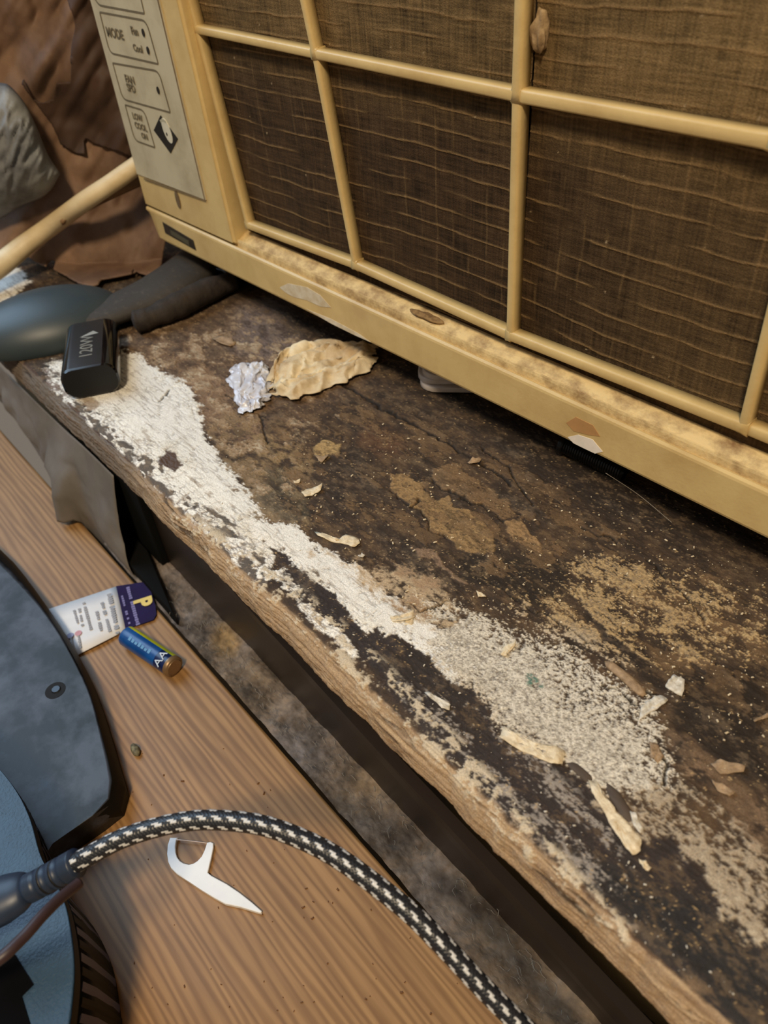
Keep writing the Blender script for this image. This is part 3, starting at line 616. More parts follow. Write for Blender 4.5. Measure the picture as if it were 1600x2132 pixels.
FL = filter_screen('filter_screen', -.247, .013, 500, 'dusty brown mesh of the left filter panel')
FR = filter_screen('filter_screen', .0135, .30, 600, 'dusty brown mesh of the right filter panel')
BJ = [0]
def bar(p, q, w0, w1, parent, y0=.0080, y1=.0145, over=0):
    p = np.array(p, float); q = np.array(q, float); t = (q - p) / np.linalg.norm(q - p); p = p - t * .0026 * over; q = q + t * .0026 * over; nn = np.array([-t[1], t[0]]); N = 9
    prof = [(-.5, y1), (-.5, y0 + .0014), (-.44, y0 + .0005), (-.30, y0), (.30, y0), (.44, y0 + .0005), (.5, y0 + .0014), (.5, y1)]
    V = []; ln = np.linalg.norm(q - p); K = max(2, int(ln / .004))
    for i in range(K + 1):
        f = i / K; c = p + (q - p) * f; w = w0 + (w1 - w0) * f
        end = min(f, 1 - f) * ln; w2 = w * (1 + .35 * math.exp(-end / .0016)) if over else w; 
        for a, y in prof: V.append((c[0] + nn[0] * a * w2, y - BJ[0], c[1] + nn[1] * a * w2))
    BJ[0] = (BJ[0] + .00013) % .0005
    n = len(prof); Fc = [(i * n + k, i * n + (k + 1) % n, (i + 1) * n + (k + 1) % n, (i + 1) * n + k) for i in range(K) for k in range(n)] + [tuple(range(n)), tuple(K * n + k for k in range(n - 1, -1, -1))]
    o = fromarr('frame_bar', V, Fc, m_pl, parent, False)
    bm = bmesh.new(); bm.from_mesh(o.data); bmesh.ops.recalc_face_normals(bm, faces=bm.faces); bm.to_mesh(o.data); bm.free()
    o.data.polygons.foreach_set('use_smooth', [len(pp.vertices) == 4 for pp in o.data.polygons]); return o
def A2(u, v): q = ac(u, v, .0082); return (q[0], q[2])
def ext(p, q, z):   # point on line p-q at height z
    return (p[0] + (q[0] - p[0]) * (z - p[1]) / (q[1] - p[1]), z)
L0, L1 = A2(407, 62), A2(515, 470); Mu, Mm, Mb = A2(630, 0), A2(654, 113), A2(738, 553); Nt, Nm, Nb = A2(1082, 0), A2(1075, 200), A2(1061, 700)
Qb, Qt = A2(1547, 892), A2(1597, 682); Bq = A2(1600, 296)
W_ = .0046
bar(ext(L1, L0, .335), L1, W_, W_, FL, over=1); bar(L0, Mm, .0050, .0050, FL, over=1); bar(Mm, Nm, .0052, .0056, FL, over=1)
bar(ext(Mm, Mu, .335), Mm, W_, W_, FL, over=1); bar(Mm, Mb, .0050, .0044, FL, over=1)
bar(L1, Mb, .0054, .0054, FL, over=1); bar(Mb, (Nb[0] - .002, Nb[1]), .0054, .0058, FL, over=1)
bar(ext(Nm, Nt, .335), Nm, .0056, .0056, FR, over=1); bar(Nm, Nb, .0056, .0050, FR, over=1)
bar(Nm, Bq, .0060, .0060, FR, over=1); bar(Bq, (.27, Bq[1]), .0060, .0060, FR)
bar(Nb, Qb, .0058, .0058, FR, over=1); bar(Qb, (.27, Qb[1] + .001), .0058, .0058, FR)
Qx = (Qt[0] - .002, Bq[1]); bar(Qb, Qx, .0050, .0054, FR, over=1); bar(Qx, (Qx[0] - .004, .335), .0054, .0054, FR)
for z, a, b_ in ((.280, -.25, .27),): bar((a, z), (b_, z), .006, .006, FR)
# lint tuft, dirt and scuffs on the unit
def blob(name, pts3, m, parent, amp=.001, seed=0, sub=3):
    """lumpy ellipsoid: centre, radii, local axes identity"""
    c, r = pts3; bm = bmesh.new(); bmesh.ops.create_icosphere(bm, subdivisions=sub, radius=1)
    rr = np.array([v.co[:] for v in bm.verts]); nz = fbm(rr[:, 0] * 2.2 + 5, rr[:, 1] * 2.2 + rr[:, 2] * 1.7, 700 + seed, 3)
    for v, k in zip(bm.verts, nz): v.co = Vector((c[0] + v.co.x * (r[0] + amp * k), c[1] + v.co.y * (r[1] + amp * k), c[2] + v.co.z * (r[2] + amp * k)))
    return bobj(name, bm, m, parent)
m_tuft = mat('pale_lint', lin(176, 150, 112), .9, col2=lin(120, 96, 66), nscale=200, bump=.8)
q = ac(1130, 65, .0145); o = blob('lint_tuft', ((q[0], .0130, q[2]), (.0042, .0030, .0085)), m_tuft, AC, .0022, 3); o['label'] = 'pale lint tuft stuck in the upper right filter cell'
q = ac(885, 645, .008); o = blob('dirt_clump', ((q[0], .0095, .0302), (.014, .0035, .0012)), mat('brown_dirt', lin(104, 76, 44), .95, col2=lin(150, 120, 76), nscale=250, bump=1), AC, .001, 4)
m_scf = mat('white_scuff', lin(214, 204, 184), .7, col2=lin(190, 172, 138), nscale=120)
for pts, m_, nm in (([(583, 598), (600, 590), (640, 598), (668, 615), (690, 640), (668, 638), (640, 625), (612, 618), (594, 608)], m_scf, 'scuff_patch'),
                  ([(1183, 910), (1205, 905), (1235, 915), (1256, 940), (1240, 944), (1215, 934), (1195, 926)], mat('white_chip', lin(238, 228, 214), .6), 'scuff_patch'),
                  ([(1180, 880), (1200, 868), (1235, 885), (1250, 908), (1225, 905), (1195, 897)], mat('rust_stain', lin(186, 140, 88), .6), 'rust_stain'),
                  ([(640, 644), (690, 664), (745, 693), (772, 712), (740, 702), (690, 678)], m_scf, 'tape_strip')):
    acpoly(nm, [(lambda q: (q[0], max(.0006, q[2])))(ac(*p, 0.)) for p in pts], -.00025, .0006, m_)

# ---------------------------------------------------------------- paint flakes, chips and crumbs on the sill
m_fk = mat('flake_cream', lin(232, 220, 194), .6, col2=lin(196, 176, 142), nscale=350, bump=.4, bscale=900)
m_fw = mat('flake_white', lin(226, 222, 212), .6, col2=lin(176, 166, 148), nscale=420, bump=.4, bscale=900)
m_ft = mat('flake_tan', lin(172, 146, 116), .7, col2=lin(126, 104, 78), nscale=300, bump=.5, bscale=900)
def sheet3(name, px, m, parent=None, z=SZ + .0007, th=.0004, curl=.0, axis=0, seed=0, rough=.0003):
    """thin irregular flake lying on the sill, outline px"""
    P = np.array([PZ(u, v, z)[:2] for u, v in px]); rr = np.random.RandomState(seed)
    Q = []
    for i in range(len(P)):        # roughen the outline
        a, b = P[i], P[(i + 1) % len(P)]; L = np.linalg.norm(b - a)
        for k in range(3): Q.append(a + (b - a) * k / 3 + (rr.randn(2) * L * .035 if k else 0))
    Q = np.array(Q); c = Q.mean(0); D = Q - c; w, vec = np.linalg.eigh(D.T @ D); ax = vec[:, 1 - axis]; n = len(Q)
    rings = [1, .66, .33]; V = []; ext_ = np.abs(D @ ax).max() + 1e-9
    def zz(p): t = ((p - c) @ ax) / ext_; return z + curl * t * t + rr.randn() * rough
    for s_ in rings:
        for q in Q: p = c + (q - c) * s_; V.append((p[0], p[1], zz(p)))
    V.append((c[0], c[1], zz(c))); Fc = []
    for r_ in range(2):
        for k in range(n): Fc.append((r_ * n + k, r_ * n + (k + 1) % n, (r_ + 1) * n + (k + 1) % n, (r_ + 1) * n + k))
    for k in range(n): Fc.append((2 * n + k, 2 * n + (k + 1) % n, 3 * n))
    o = fromarr(name, V, Fc, m, parent); so = o.modifiers.new('s', 'SOLIDIFY'); so.thickness = th; so.offset = 1; return o
flakes = [([(655, 1108), (680, 1112), (700, 1125), (720, 1112), (748, 1120), (750, 1132), (738, 1140), (720, 1132), (690, 1128)], m_fk, .0008),
          ([(884, 1442), (895, 1440), (938, 1468), (936, 1478), (920, 1474)], m_fw, .0004),
          ([(1048, 1515), (1065, 1520), (1110, 1545), (1150, 1552), (1176, 1562), (1172, 1592), (1148, 1590), (1110, 1572), (1080, 1560), (1040, 1535)], m_fk, .0006),
          ([(1225, 1625), (1243, 1628), (1262, 1660), (1284, 1690), (1315, 1720), (1336, 1750), (1334, 1772), (1318, 1780), (1300, 1760), (1275, 1722), (1262, 1696), (1240, 1660)], m_fk, .0006),
          ([(1330, 1790), (1345, 1792), (1358, 1806), (1350, 1812), (1340, 1806)], m_fk, .0003),
          ([(1345, 1460), (1375, 1448), (1392, 1458), (1370, 1475), (1345, 1490), (1330, 1500), (1335, 1475)], m_fw, .0005),
          ([(1352, 1545), (1370, 1550), (1384, 1575), (1370, 1588), (1355, 1575)], m_ft, .0005),
          ([(1480, 1590), (1500, 1582), (1552, 1595), (1548, 1608), (1500, 1612)], m_ft, .0008),
          ([(1482, 1625), (1505, 1632), (1532, 1650), (1520, 1658), (1495, 1645)], m_ft, .0005),
          ([(1312, 1690), (1325, 1692), (1343, 1725), (1335, 1735), (1320, 1718)], m_fw, .0003),
          ([(845, 1290), (862, 1288), (858, 1300), (842, 1300)], m_fk, .0002)]
for i, (px, m_, cu) in enumerate(flakes): sheet3('paint_flake', px, m_, SILL, curl=cu, seed=i + 3)
# raised splinter with two grooves beside it
pth = catmull([PZ(1262, 1378, SZ + .0002), PZ(1300, 1408, SZ + .0006), PZ(1343, 1448, SZ + .0004)], 10)
tube('splinter', pth, np.interp(np.linspace(0, 1, len(pth)), [0, .1, .5, .9, 1], [.0008, .0021, .0024, .0022, .001]), m_ft, SILL, 12, .6)
for a_, b_, r_ in (((1180, 1585), (1236, 1632), .0020), ((1262, 1630), (1318, 1716), .0024)):
    pth = catmull([PZ(*a_, SZ - .0004), PZ((a_[0] + b_[0]) / 2, (a_[1] + b_[1]) / 2 - 2, SZ - .0001), PZ(*b_, SZ - .0004)], 8)
    tube('bare_wood_ridge', pth, np.interp(np.linspace(0, 1, len(pth)), [0, .3, .8, 1], [.0006, r_, r_, .0006]), mat('bare_grey_wood', lin(92, 80, 70), .8, col2=lin(66, 54, 46), nscale=90, stretch=(.3, 1, 1)), SILL, 12, .55)
chips = [([(629, 1028), (640, 1018), (672, 1012), (668, 1022), (650, 1030), (636, 1036)], m_fk, .0022, 'long curled cream paint chip left of the sill centre on dark wood'),
         ([(812, 1283), (830, 1282), (862, 1274), (865, 1284), (848, 1294), (818, 1293)], m_fk, .0020, 'largest curled cream paint chip on the worn middle of the sill'),
         ([(1050, 1343), (1075, 1336), (1072, 1346), (1062, 1355), (1055, 1367), (1043, 1364)], m_fk, .0012, 'boot shaped cream paint chip left above the teal spot on the sill'),
         ([(1404, 1403), (1426, 1417), (1420, 1450), (1386, 1432), (1393, 1415)], m_fw, .0008, 'square off-white paint chip on the dark right side of the sill'),
         ([(1568, 1500), (1590, 1488), (1602, 1486), (1600, 1493), (1572, 1505)], m_ft, .0006, 'thin tan splinter chip at the right edge of the picture'),
         ([(974, 963), (985, 957), (1004, 955), (998, 964), (988, 967)], m_ft, .0022, 'folded tan paint chip beside the long crack near the air conditioner'),
         ([(992, 1231), (1008, 1236), (1013, 1242), (996, 1241)], m_fk, .0006, 'small narrow cream chip on the blackened patch right of the sill centre'),
         ([(746, 1157), (754, 1152), (760, 1156), (756, 1160)], m_fw, .0006, 'tiny white chip just below the crusted cream flakes'),
         ([(612, 1003), (626, 999), (625, 1003), (614, 1006)], m_fk, .0005, 'tiny cream sliver just above the long curled chip'),
         ([(442, 705), (455, 700), (478, 704), (492, 714), (480, 722), (462, 717)], m_ft, .0014, 'yellowish chip left of the crumpled papers under the air conditioner'),
         ([(656, 950), (686, 948), (670, 963)], m_ft, .0008, 'triangular yellow tan chip below the crumpled yellow paper')]
for i, (px, m_, cu, lb) in enumerate(chips):
    o = sheet3('paint_chip', px, m_, None, z=SZ + .0011, th=.0005, curl=cu, axis=i % 2, seed=40 + i); tag(o, lb, 'paint chip', 'loose paint chips on the sill')
# crumbs
def crumbs(name, poly, n, smin, smax, m, z, seed, label):
    rr = np.random.RandomState(seed); p = np.array(poly, float); V = []; Fc = []; k = 0
    while k < n:
        u = rr.uniform(p[:, 0].min(), p[:, 0].max(), 400).astype(np.float32); v = rr.uniform(p[:, 1].min(), p[:, 1].max(), 400).astype(np.float32)
        ok = sdist(u, v, poly) > 0
        for a, b in zip(u[ok], v[ok]):
            if k >= n: break
            q = PZ(a, b, z); s_ = smin + (smax - smin) * rr.rand() ** 3; an = rr.uniform(0, 6.3); ca, sa = math.cos(an), math.sin(an); el = rr.uniform(1, 2.4)
            base = len(V)
            for dx, dy, dz in ((-.5 * el, -.4, 0), (.5 * el, -.5, .1), (.4 * el, .5, 0), (-.5 * el, .4, .1), (-.3 * el, -.3, .45), (.35 * el, -.25, .5), (.3 * el, .3, .4), (-.3 * el, .3, .5)):
                x = dx * s_; y = dy * s_; V.append((q[0] + x * ca - y * sa, q[1] + x * sa + y * ca, z + dz * s_))
            for f in ((4, 5, 6, 7), (0, 1, 5, 4), (1, 2, 6, 5), (2, 3, 7, 6), (3, 0, 4, 7)): Fc.append(tuple(base + i for i in f))
            k += 1
    o = fromarr(name, V, Fc, m, None, False); tag(o, label, 'crumbs', kind='stuff'); return o
crumbs('paint_crumbs', [(640, 860), (900, 880), (1200, 1020), (1600, 1200), (1600, 1620), (1500, 1640), (1400, 1480), (1100, 1330), (800, 1240), (600, 1080)], 900, .00015, .0009, m_fk, SZ + .0004, 9, 'cream paint crumbs scattered over the dark middle of the sill')
crumbs('white_crumbs', [(250, 720), (520, 880), (640, 1090), (900, 1320), (1200, 1650), (1560, 2100), (1420, 2040), (1000, 1650), (620, 1240), (330, 900)], 320, .00015, .0007, m_fw, SZ + .0004, 19, 'white paint crumbs along the front half of the sill')
m_fr = mat('wood_crumb', lin(110, 74, 44), .8)
crumbs('desk_crumbs', [(250, 1480), (420, 1500), (700, 1760), (1050, 2132), (260, 2132), (290, 1800)], 60, .0004, .0011, m_fr, .0002, 29, 'brown crumbs scattered over the pine desk')
o = None
bmc = bmesh.new()
q = PZ(284, 1566, .0); 
b_ = blob('desk_chip', ((q[0], q[1], .0022), (.0050, .0026, .0022)), mat('desk_chip', lin(130, 124, 96), .7, col2=lin(64, 58, 44), nscale=300), None, .0012, 8, 2); tag(b_, 'small grey brown crumb lying on the pine desk beside the black device', 'debris')

# ---------------------------------------------------------------- crumpled papers
def crumple(name, e1, e2, amp, m, label, seed, z=SZ + .001, n=70, k=46, ridge=9):
    A = catmull([PZ(*p, z) for p in e1], 14); B = catmull([PZ(*p, z) for p in e2], 14)
    ta = np.linspace(0, 1, n); ia = lambda Q: np.stack([np.interp(ta, np.linspace(0, 1, len(Q)), Q[:, j]) for j in range(3)], -1)
    A, B = ia(A), ia(B); t = np.linspace(0, 1, k)[None, :, None]; G = A[:, None] * (1 - t) + B[:, None] * t
    s_ = np.linspace(0, 1, n)[:, None] * np.ones((1, k)); tt = np.linspace(0, 1, k)[None] * np.ones((n, 1))
    r1 = 1 - np.abs(fbm(s_ * ridge * .7 + tt * 2, tt * ridge + s_ * 2, seed, 3, .55)) * 1.5; r2 = fbm(s_ * 3, tt * 3, seed + 7, 2)
    edge = ss(0, .14, s_) * ss(1, .86, s_) * ss(0, .16, tt) * ss(1, .84, tt)
    G[..., 2] += amp * (np.clip(r1, -.2, 1) * .55 + .5 + r2 * .6) * (.25 + .75 * edge) * .6
    G[..., 2] = np.maximum(G[..., 2], z)
    G[..., 0] += fbm(s_ * 9, tt * 9, seed + 11, 3) * .0035; G[..., 1] += fbm(s_ * 9, tt * 9, seed + 13, 3) * .0035
    o = gridmesh(name, G, m); so = o.modifiers.new('s', 'SOLIDIFY'); so.thickness = .0002; tag(o, label, 'paper'); return o
crumple('crumpled_paper', [(562, 800), (590, 752), (640, 730), (710, 724), (788, 722)], [(565, 822), (618, 834), (680, 812), (735, 792), (786, 762)], .016, mat('yellowed_paper', lin(230, 216, 184), .75, col2=lin(176, 150, 112), nscale=45, bump=.3), 'crumpled yellowed paper half under the air conditioner', 801, ridge=8)
crumple('crumpled_foil', [(482, 765), (478, 795), (492, 835), (512, 864)], [(552, 758), (566, 790), (560, 826), (546, 850)], .009, mat('foil_paper', lin(222, 224, 232), .35, metal=.1, col2=lin(190, 192, 208), nscale=60, bump=.3), 'crumpled silvery white wrapper beside the yellowed paper', 831, ridge=5)

# ---------------------------------------------------------------- charger on the sill
def stadium(w, h, r, n=6):
    pts = []
    for cx, cy, a0 in ((w / 2 - r, h / 2 - r, 0), (-w / 2 + r, h / 2 - r, 90), (-w / 2 + r, -h / 2 + r, 180), (w / 2 - r, -h / 2 + r, 270)):
        for k in range(n + 1):
            a = math.radians(a0 + 90 * k / n); pts.append((cx + r * math.cos(a), cy + r * math.sin(a)))
    return pts
fb = (PZ(148, 812, SZ) + PZ(226, 806, SZ)) / 2; ft_ = PZ(178, 765, SZ + .0235); rt = PZ(186, 668, SZ + .0235)
d = rt - ft_; d[2] = 0; Lc = np.linalg.norm(d); d /= Lc; wv_ = np.linalg.norm(PZ(120, 785, SZ + .012) - PZ(233, 785, SZ + .012))
side = np.array([d[1], -d[0], 0]); wid = abs((PZ(233, 788, SZ + .012) - PZ(119, 782, SZ + .012)) @ side)
print('charger', Lc, wid)
ch = empty('charger_block', (ft_[0], ft_[1], SZ + .0012), 'black charger block with grey printing standing on white paint beside the black ladle', 'charger', (0, 0, math.atan2(d[1], d[0]) - math.pi / 2))
hh = .0225; prof = stadium(wid, hh, .0085)
m_ch = mat('charger_black', lin(38, 38, 40), .32, col2=lin(34, 34, 36)); m_chs = mat('charger_glossy', lin(10, 11, 14), .08, col2=lin(8, 9, 12)); m_che = mat('charger_end', lin(8, 8, 9), .6)
V = []; n = len(prof)
secs = [(0, .93), (.0006, .985), (.0020, 1), (Lc - .002, 1), (Lc - .0006, .985), (Lc, .94)]
for y, s_ in secs:
    for (x, z) in prof: V.append((x * s_, y, z * s_ + hh / 2))
Fc = [(i * n + k, i * n + (k + 1) % n, (i + 1) * n + (k + 1) % n, (i + 1) * n + k) for i in range(len(secs) - 1) for k in range(n)] + [tuple(range(n)), tuple((len(secs) - 1) * n + k for k in range(n - 1, -1, -1))]
o = fromarr('body', V, Fc, None, ch, True, [m_ch, m_chs, m_che])
for p in o.data.polygons:
    if len(p.vertices) > 4: p.material_index = 2; p.use_smooth = False
    elif p.center.x > wid / 2 - .008 or p.center.x < -wid / 2 + .0065: p.material_index = 1
m_pr = mat('charger_print', lin(126, 126, 120), .5)
mt = Matrix(((0, -1, 0, 0), (1, 0, 0, Lc * .42), (0, 0, 1, hh + .00008), (0, 0, 0, 1)))
text('120W', wid * .34, m_pr, ch, mt); 
acx = [(-.006, Lc * .64), (.0075, Lc * .67), (.0035, Lc * .74)]
bm = bmesh.new(); bm.faces.new([bm.verts.new((x, y, hh + .0002)) for x, y in acx]); o = bobj('arrow_mark', bm, mat('arrow_print', lin(160, 162, 158), .5), ch, False)
bm = bmesh.new(); box(bm, -wid * .18, wid * .22, Lc, Lc + .0025, hh * .3, hh * .8, .0006); bobj('port_rim', bm, mat('port_grey', lin(70, 70, 70), .4), ch)

# ---------------------------------------------------------------- ladle, dark stick, bag, torn sheet, cloth, pale slat
m_lad = mat('ladle_black', lin(44, 58, 66), .45, col2=lin(52, 62, 66), nscale=30, coat=.0)
sc = PZ(96, 662, SZ + .012); sp_ = empty('ladle', (sc[0], sc[1], SZ), 'black plastic ladle lying bowl down at the far left end of the sill', 'ladle')
bm = bmesh.new(); bmesh.ops.create_uvsphere(bm, u_segments=48, v_segments=24, radius=1)
dl = PZ(210, 640, SZ + .01) - PZ(0, 690, SZ + .01); an = math.atan2(dl[1], dl[0])
for v in bm.verts:
    x, y, z = v.co; taper = 1 - .0 * x
    v.co = Vector((x * .062, y * .043 * (1 + .06 * x), max(z * .028 + .004, -.0)))
    v.co = Matrix.Rotation(an, 3, 'Z') @ v.co
bobj('bowl', bm, m_lad, sp_)
hp = catmull([np.array(PZ(*p)) - np.array([sc[0], sc[1], SZ]) for p in ((170, 660, SZ + .014), (220, 652, SZ + .012), (280, 628, SZ + .012), (345, 598, SZ + .013), (400, 560, SZ + .013), (440, 530, SZ + .013))], 10)
m_hnd = mat('dusty_black', lin(54, 50, 46), .7, col2=lin(78, 72, 64), nscale=220, lo=.55, hi=.75, bump=.3)
tube('handle', hp, np.interp(np.linspace(0, 1, len(hp)), [0, .25, .6, 1], [.016, .020, .026, .026]), m_hnd, sp_, 20, .42)
pth = catmull([PZ(*p) for p in ((276, 672, SZ + .0095), (310, 662, SZ + .010), (370, 636, SZ + .011), (430, 606, SZ + .011), (485, 585, SZ + .010))], 10)
r_ = np.interp(np.linspace(0, 1, len(pth)), [0, .04, .3, .5, .8, 1], [.003, .0095, .0085, .0105, .0100, .008]) + .0008 * fbm(np.arange(len(pth)) * .5, np.zeros(len(pth)), 851, 2)
o = tube('charred_stick', pth, r_, mat('char_brown', lin(52, 42, 34), .8, col2=lin(30, 25, 22), nscale=90, bump=.9, bscale=200), None, 18, .95); tag(o, 'dark charred looking stick on the sill beside the ladle handle', 'stick')
m_bag = mat('black_plastic', lin(16, 17, 19), .25, col2=lin(10, 10, 12), bump=.3, bscale=80)
q = PZ(455, 548, SZ + .02); o = blob('black_bag', ((q[0] - .004, q[1] + .016, SZ + .0125), (.030, .020, .012)), m_bag, None, .003, 12, 4); tag(o, 'glossy crumpled black plastic lump tucked behind the air conditioner corner', 'bag')
q = PZ(360, 540, SZ + .02); 
# torn brown sheet, a vertical diagonal sheet across the window corner with its foot curling forward
nrm = np.array([.97, -1, 0.]) / np.linalg.norm([.97, -1, 0]); p0 = np.array([-.79, .197, 0])
outl = [(-60, -60), (330, -60), (372, 300), (352, 470), (341, 522), (337, 552), (330, 568), (319, 571), (305, 574), (290, 570), (268, 556), (255, 549), (266, 560), (278, 571), (245, 578), (212, 584), (205, 594), (192, 598), (163, 591), (132, 573), (112, 562), (118, 545), (108, 540), (96, 556), (84, 552), (53, 531), (20, 536), (-60, 500)]
m_sh = mat('brown_sheet', lin(138, 108, 84), .72, col2=lin(92, 68, 52), nscale=9, bump=.25, bscale=60, lo=.40, hi=.62)
us = np.arange(-64, 390, 4.); vs_ = np.arange(-64, 610, 4.); UU, VV = np.meshgrid(us, vs_, indexing='ij'); sd = sdist(UU.astype(np.float32), VV.astype(np.float32), outl)
def snap(UU, VV, poly):
    for _ in range(3):
        a = sdist(UU.astype(np.float32), VV.astype(np.float32), poly); e = .5
        gx = (sdist((UU + e).astype(np.float32), VV.astype(np.float32), poly) - a) / e; gy = (sdist(UU.astype(np.float32), (VV + e).astype(np.float32), poly) - a) / e
        m_ = (a < .8); UU = np.where(m_, UU - a * gx, UU); VV = np.where(m_, VV - a * gy, VV)
    return UU, VV
UU, VV = snap(UU, VV, outl)
Pg = np.zeros(UU.shape + (3,))
wr = fbm(UU / 90, VV / 140, 871, 3) * .010 + fbm(UU / 34 + VV / 60, VV / 200, 881, 2) * .003
for i in range(len(us)):
    for j in range(len(vs_)):
        r = ray(UU[i, j], VV[i, j]); t0 = ((p0 - C) @ nrm) / (r @ nrm)
        tz = (SZ + .004 - C[2]) / r[2] if r[2] < -.01 else 9
        off = wr[i, j] + .032 * float(ss(370, 600, np.array(vs_[j]))) + .012
        t = t0 - off
        t = min(t, tz - .004) if tz > 0 else t
        Pg[i, j] = C + r * t
idx = -np.ones(UU.shape, int); V = []; Fc = []
for i in range(len(us) - 1):
    for j in range(len(vs_) - 1):
        if sd[i:i + 2, j:j + 2].min() > -3.9 and sd[i:i + 2, j:j + 2].max() > 0:
            f = []
            for a, b in ((i, j), (i + 1, j), (i + 1, j + 1), (i, j + 1)):
                if idx[a, b] < 0: idx[a, b] = len(V); V.append(Pg[a, b])
                f.append(int(idx[a, b]))
            Fc.append(tuple(f))
o = fromarr('brown_sheet', V, Fc, m_sh); so = o.modifiers.new('s', 'SOLIDIFY'); so.thickness = .0012; tag(o, 'torn brown sheet hanging left of the air conditioner with ragged curled foot', 'sheet')
BS = o
def PD(u, v, off): r = ray(u, v); return C + r * (((p0 - C) @ nrm) / (r @ nrm) - off)
# darker torn upper layer hanging on the sheet
wr2 = lambda u, v: fbm(np.array(u / 90), np.array(v / 140), 871, 3) * .010 + fbm(np.array(u / 34 + v / 60), np.array(v / 200), 881, 2) * .003 + .032 * ss(370, 600, np.array(v))
m_lay = mat('dark_layer', lin(78, 54, 38), .7, col2=lin(58, 40, 29), nscale=14)
for px, m_ in (([(132, -40), (158, 55), (150, 110), (148, 170), (118, 172), (112, 205), (88, 215), (70, 205), (50, 165), (46, 175), (110, 260), (128, 300), (160, 320), (178, 322), (175, 285), (200, 300), (250, 315), (285, 330), (290, 340), (260, 250), (190, -40)], m_lay),):
    us2 = np.arange(30, 320, 4.); vs2 = np.arange(-46, 350, 4.); UU2, VV2 = np.meshgrid(us2, vs2, indexing='ij'); sd2 = sdist(UU2.astype(np.float32), VV2.astype(np.float32), px); UU2, VV2 = snap(UU2, VV2, px)
    V = []; Fc = []; ix = {}
    for i in range(len(us2) - 1):
        for j in range(len(vs2) - 1):
            if sd2[i:i + 2, j:j + 2].min() > -3.9 and sd2[i:i + 2, j:j + 2].max() > 0:
                f = []
                for a, b in ((i, j), (i + 1, j), (i + 1, j + 1), (i, j + 1)):
                    if (a, b) not in ix:
                        ix[(a, b)] = len(V); V.append(PD(UU2[a, b], VV2[a, b], float(wr2(UU2[a, b], VV2[a, b])) + .0165))
                    f.append(ix[(a, b)])
                Fc.append(tuple(f))
    o = fromarr('torn_layer', V, Fc, m_, BS); so = o.modifiers.new('s', 'SOLIDIFY'); so.thickness = .0012; o['label'] = 'darker torn inner layer of the brown sheet'
# grey cloth bundle
cl = [(-60, 170), (0, 172), (22, 180), (52, 215), (75, 262), (92, 310), (108, 335), (124, 352), (122, 375), (108, 392), (86, 412), (50, 428), (20, 440), (0, 456), (-60, 470)]
us3 = np.arange(-60, 130, 4.); V = []; n = 40
top_ = catmull([(-60, 166), (0, 172), (22, 180), (52, 215), (75, 262), (100, 322), (125, 360)], 10); bot_ = catmull([(-60, 472), (0, 457), (30, 438), (60, 424), (88, 411), (108, 393), (125, 364)], 10)
nn_ = min(len(top_), len(bot_)); G = np.zeros((nn_, 2 * n - 2, 3))
for i in range(nn_):
    for j in range(2 * n - 2):
        jj = j if j < n else 2 * n - 2 - j; t = jj / (n - 1); q = top_[i] * (1 - t) + bot_[i] * t
        dome = math.sin(math.pi * t) ** .6 * math.sqrt(max(0, 1 - (i / (nn_ - 1)) ** 3)); fold = float(1 - abs(fbm(np.array(q[0] / 26 + q[1] / 60), np.array(q[1] / 75), 901, 3))) * .010 * dome
        off = .03 + (.030 * dome + fold if j < n else -.006 * dome); G[i, j] = PD(q[0], q[1], off)
o = gridmesh('cloth_bundle', G, mat('grey_cloth', lin(146, 148, 148), .85, col2=lin(84, 86, 90), nscale=26, bump=.7, bscale=120), None, closed_u=True); tag(o, 'mottled grey cloth bundle at the far left in front of the brown sheet', 'cloth')
# pale curved slat with brown face
ps = [PZ(-60, 590, SZ + .016), PZ(0, 552, SZ + .022), PZ(55, 508, SZ + .032), PZ(110, 468, SZ + .045), PD(175, 420, .062), PD(230, 383, .058), PD(285, 345, .050), PD(330, 315, .050)]
pth = catmull(ps, 10)
sl = tube('pale_slat', pth, np.interp(np.linspace(0, 1, len(pth)), [0, .3, .7, 1], [.0120, .0098, .0085, .0085]), mat('pale_wood', lin(226, 208, 170), .5, col2=lin(200, 176, 132), nscale=24, stretch=(.3, 1, 1)), None, 16, .85)
tag(sl, 'long pale curved slat leaning diagonally across the foot of the brown sheet', 'slat')
low = catmull([PD(130, 470, .062), PD(170, 448, .052), PD(215, 424, .048), PD(300, 385, .040)], 9); up_ = catmull([PD(130, 466, .066), PD(170, 428, .056), PD(225, 392, .052), PD(310, 338, .044)], 9)
t = np.linspace(0, 1, 8)[None, :, None]; G = up_[:, None] * (1 - t) + low[:, None] * t
o = gridmesh('slat_face', G, mat('slat_brown', lin(140, 110, 76), .6, col2=lin(110, 82, 54), nscale=30, stretch=(.4, 1, 3)), sl); so = o.modifiers.new('s', 'SOLIDIFY'); so.thickness = .003; o['label'] = 'flat brown face under the pale edge'

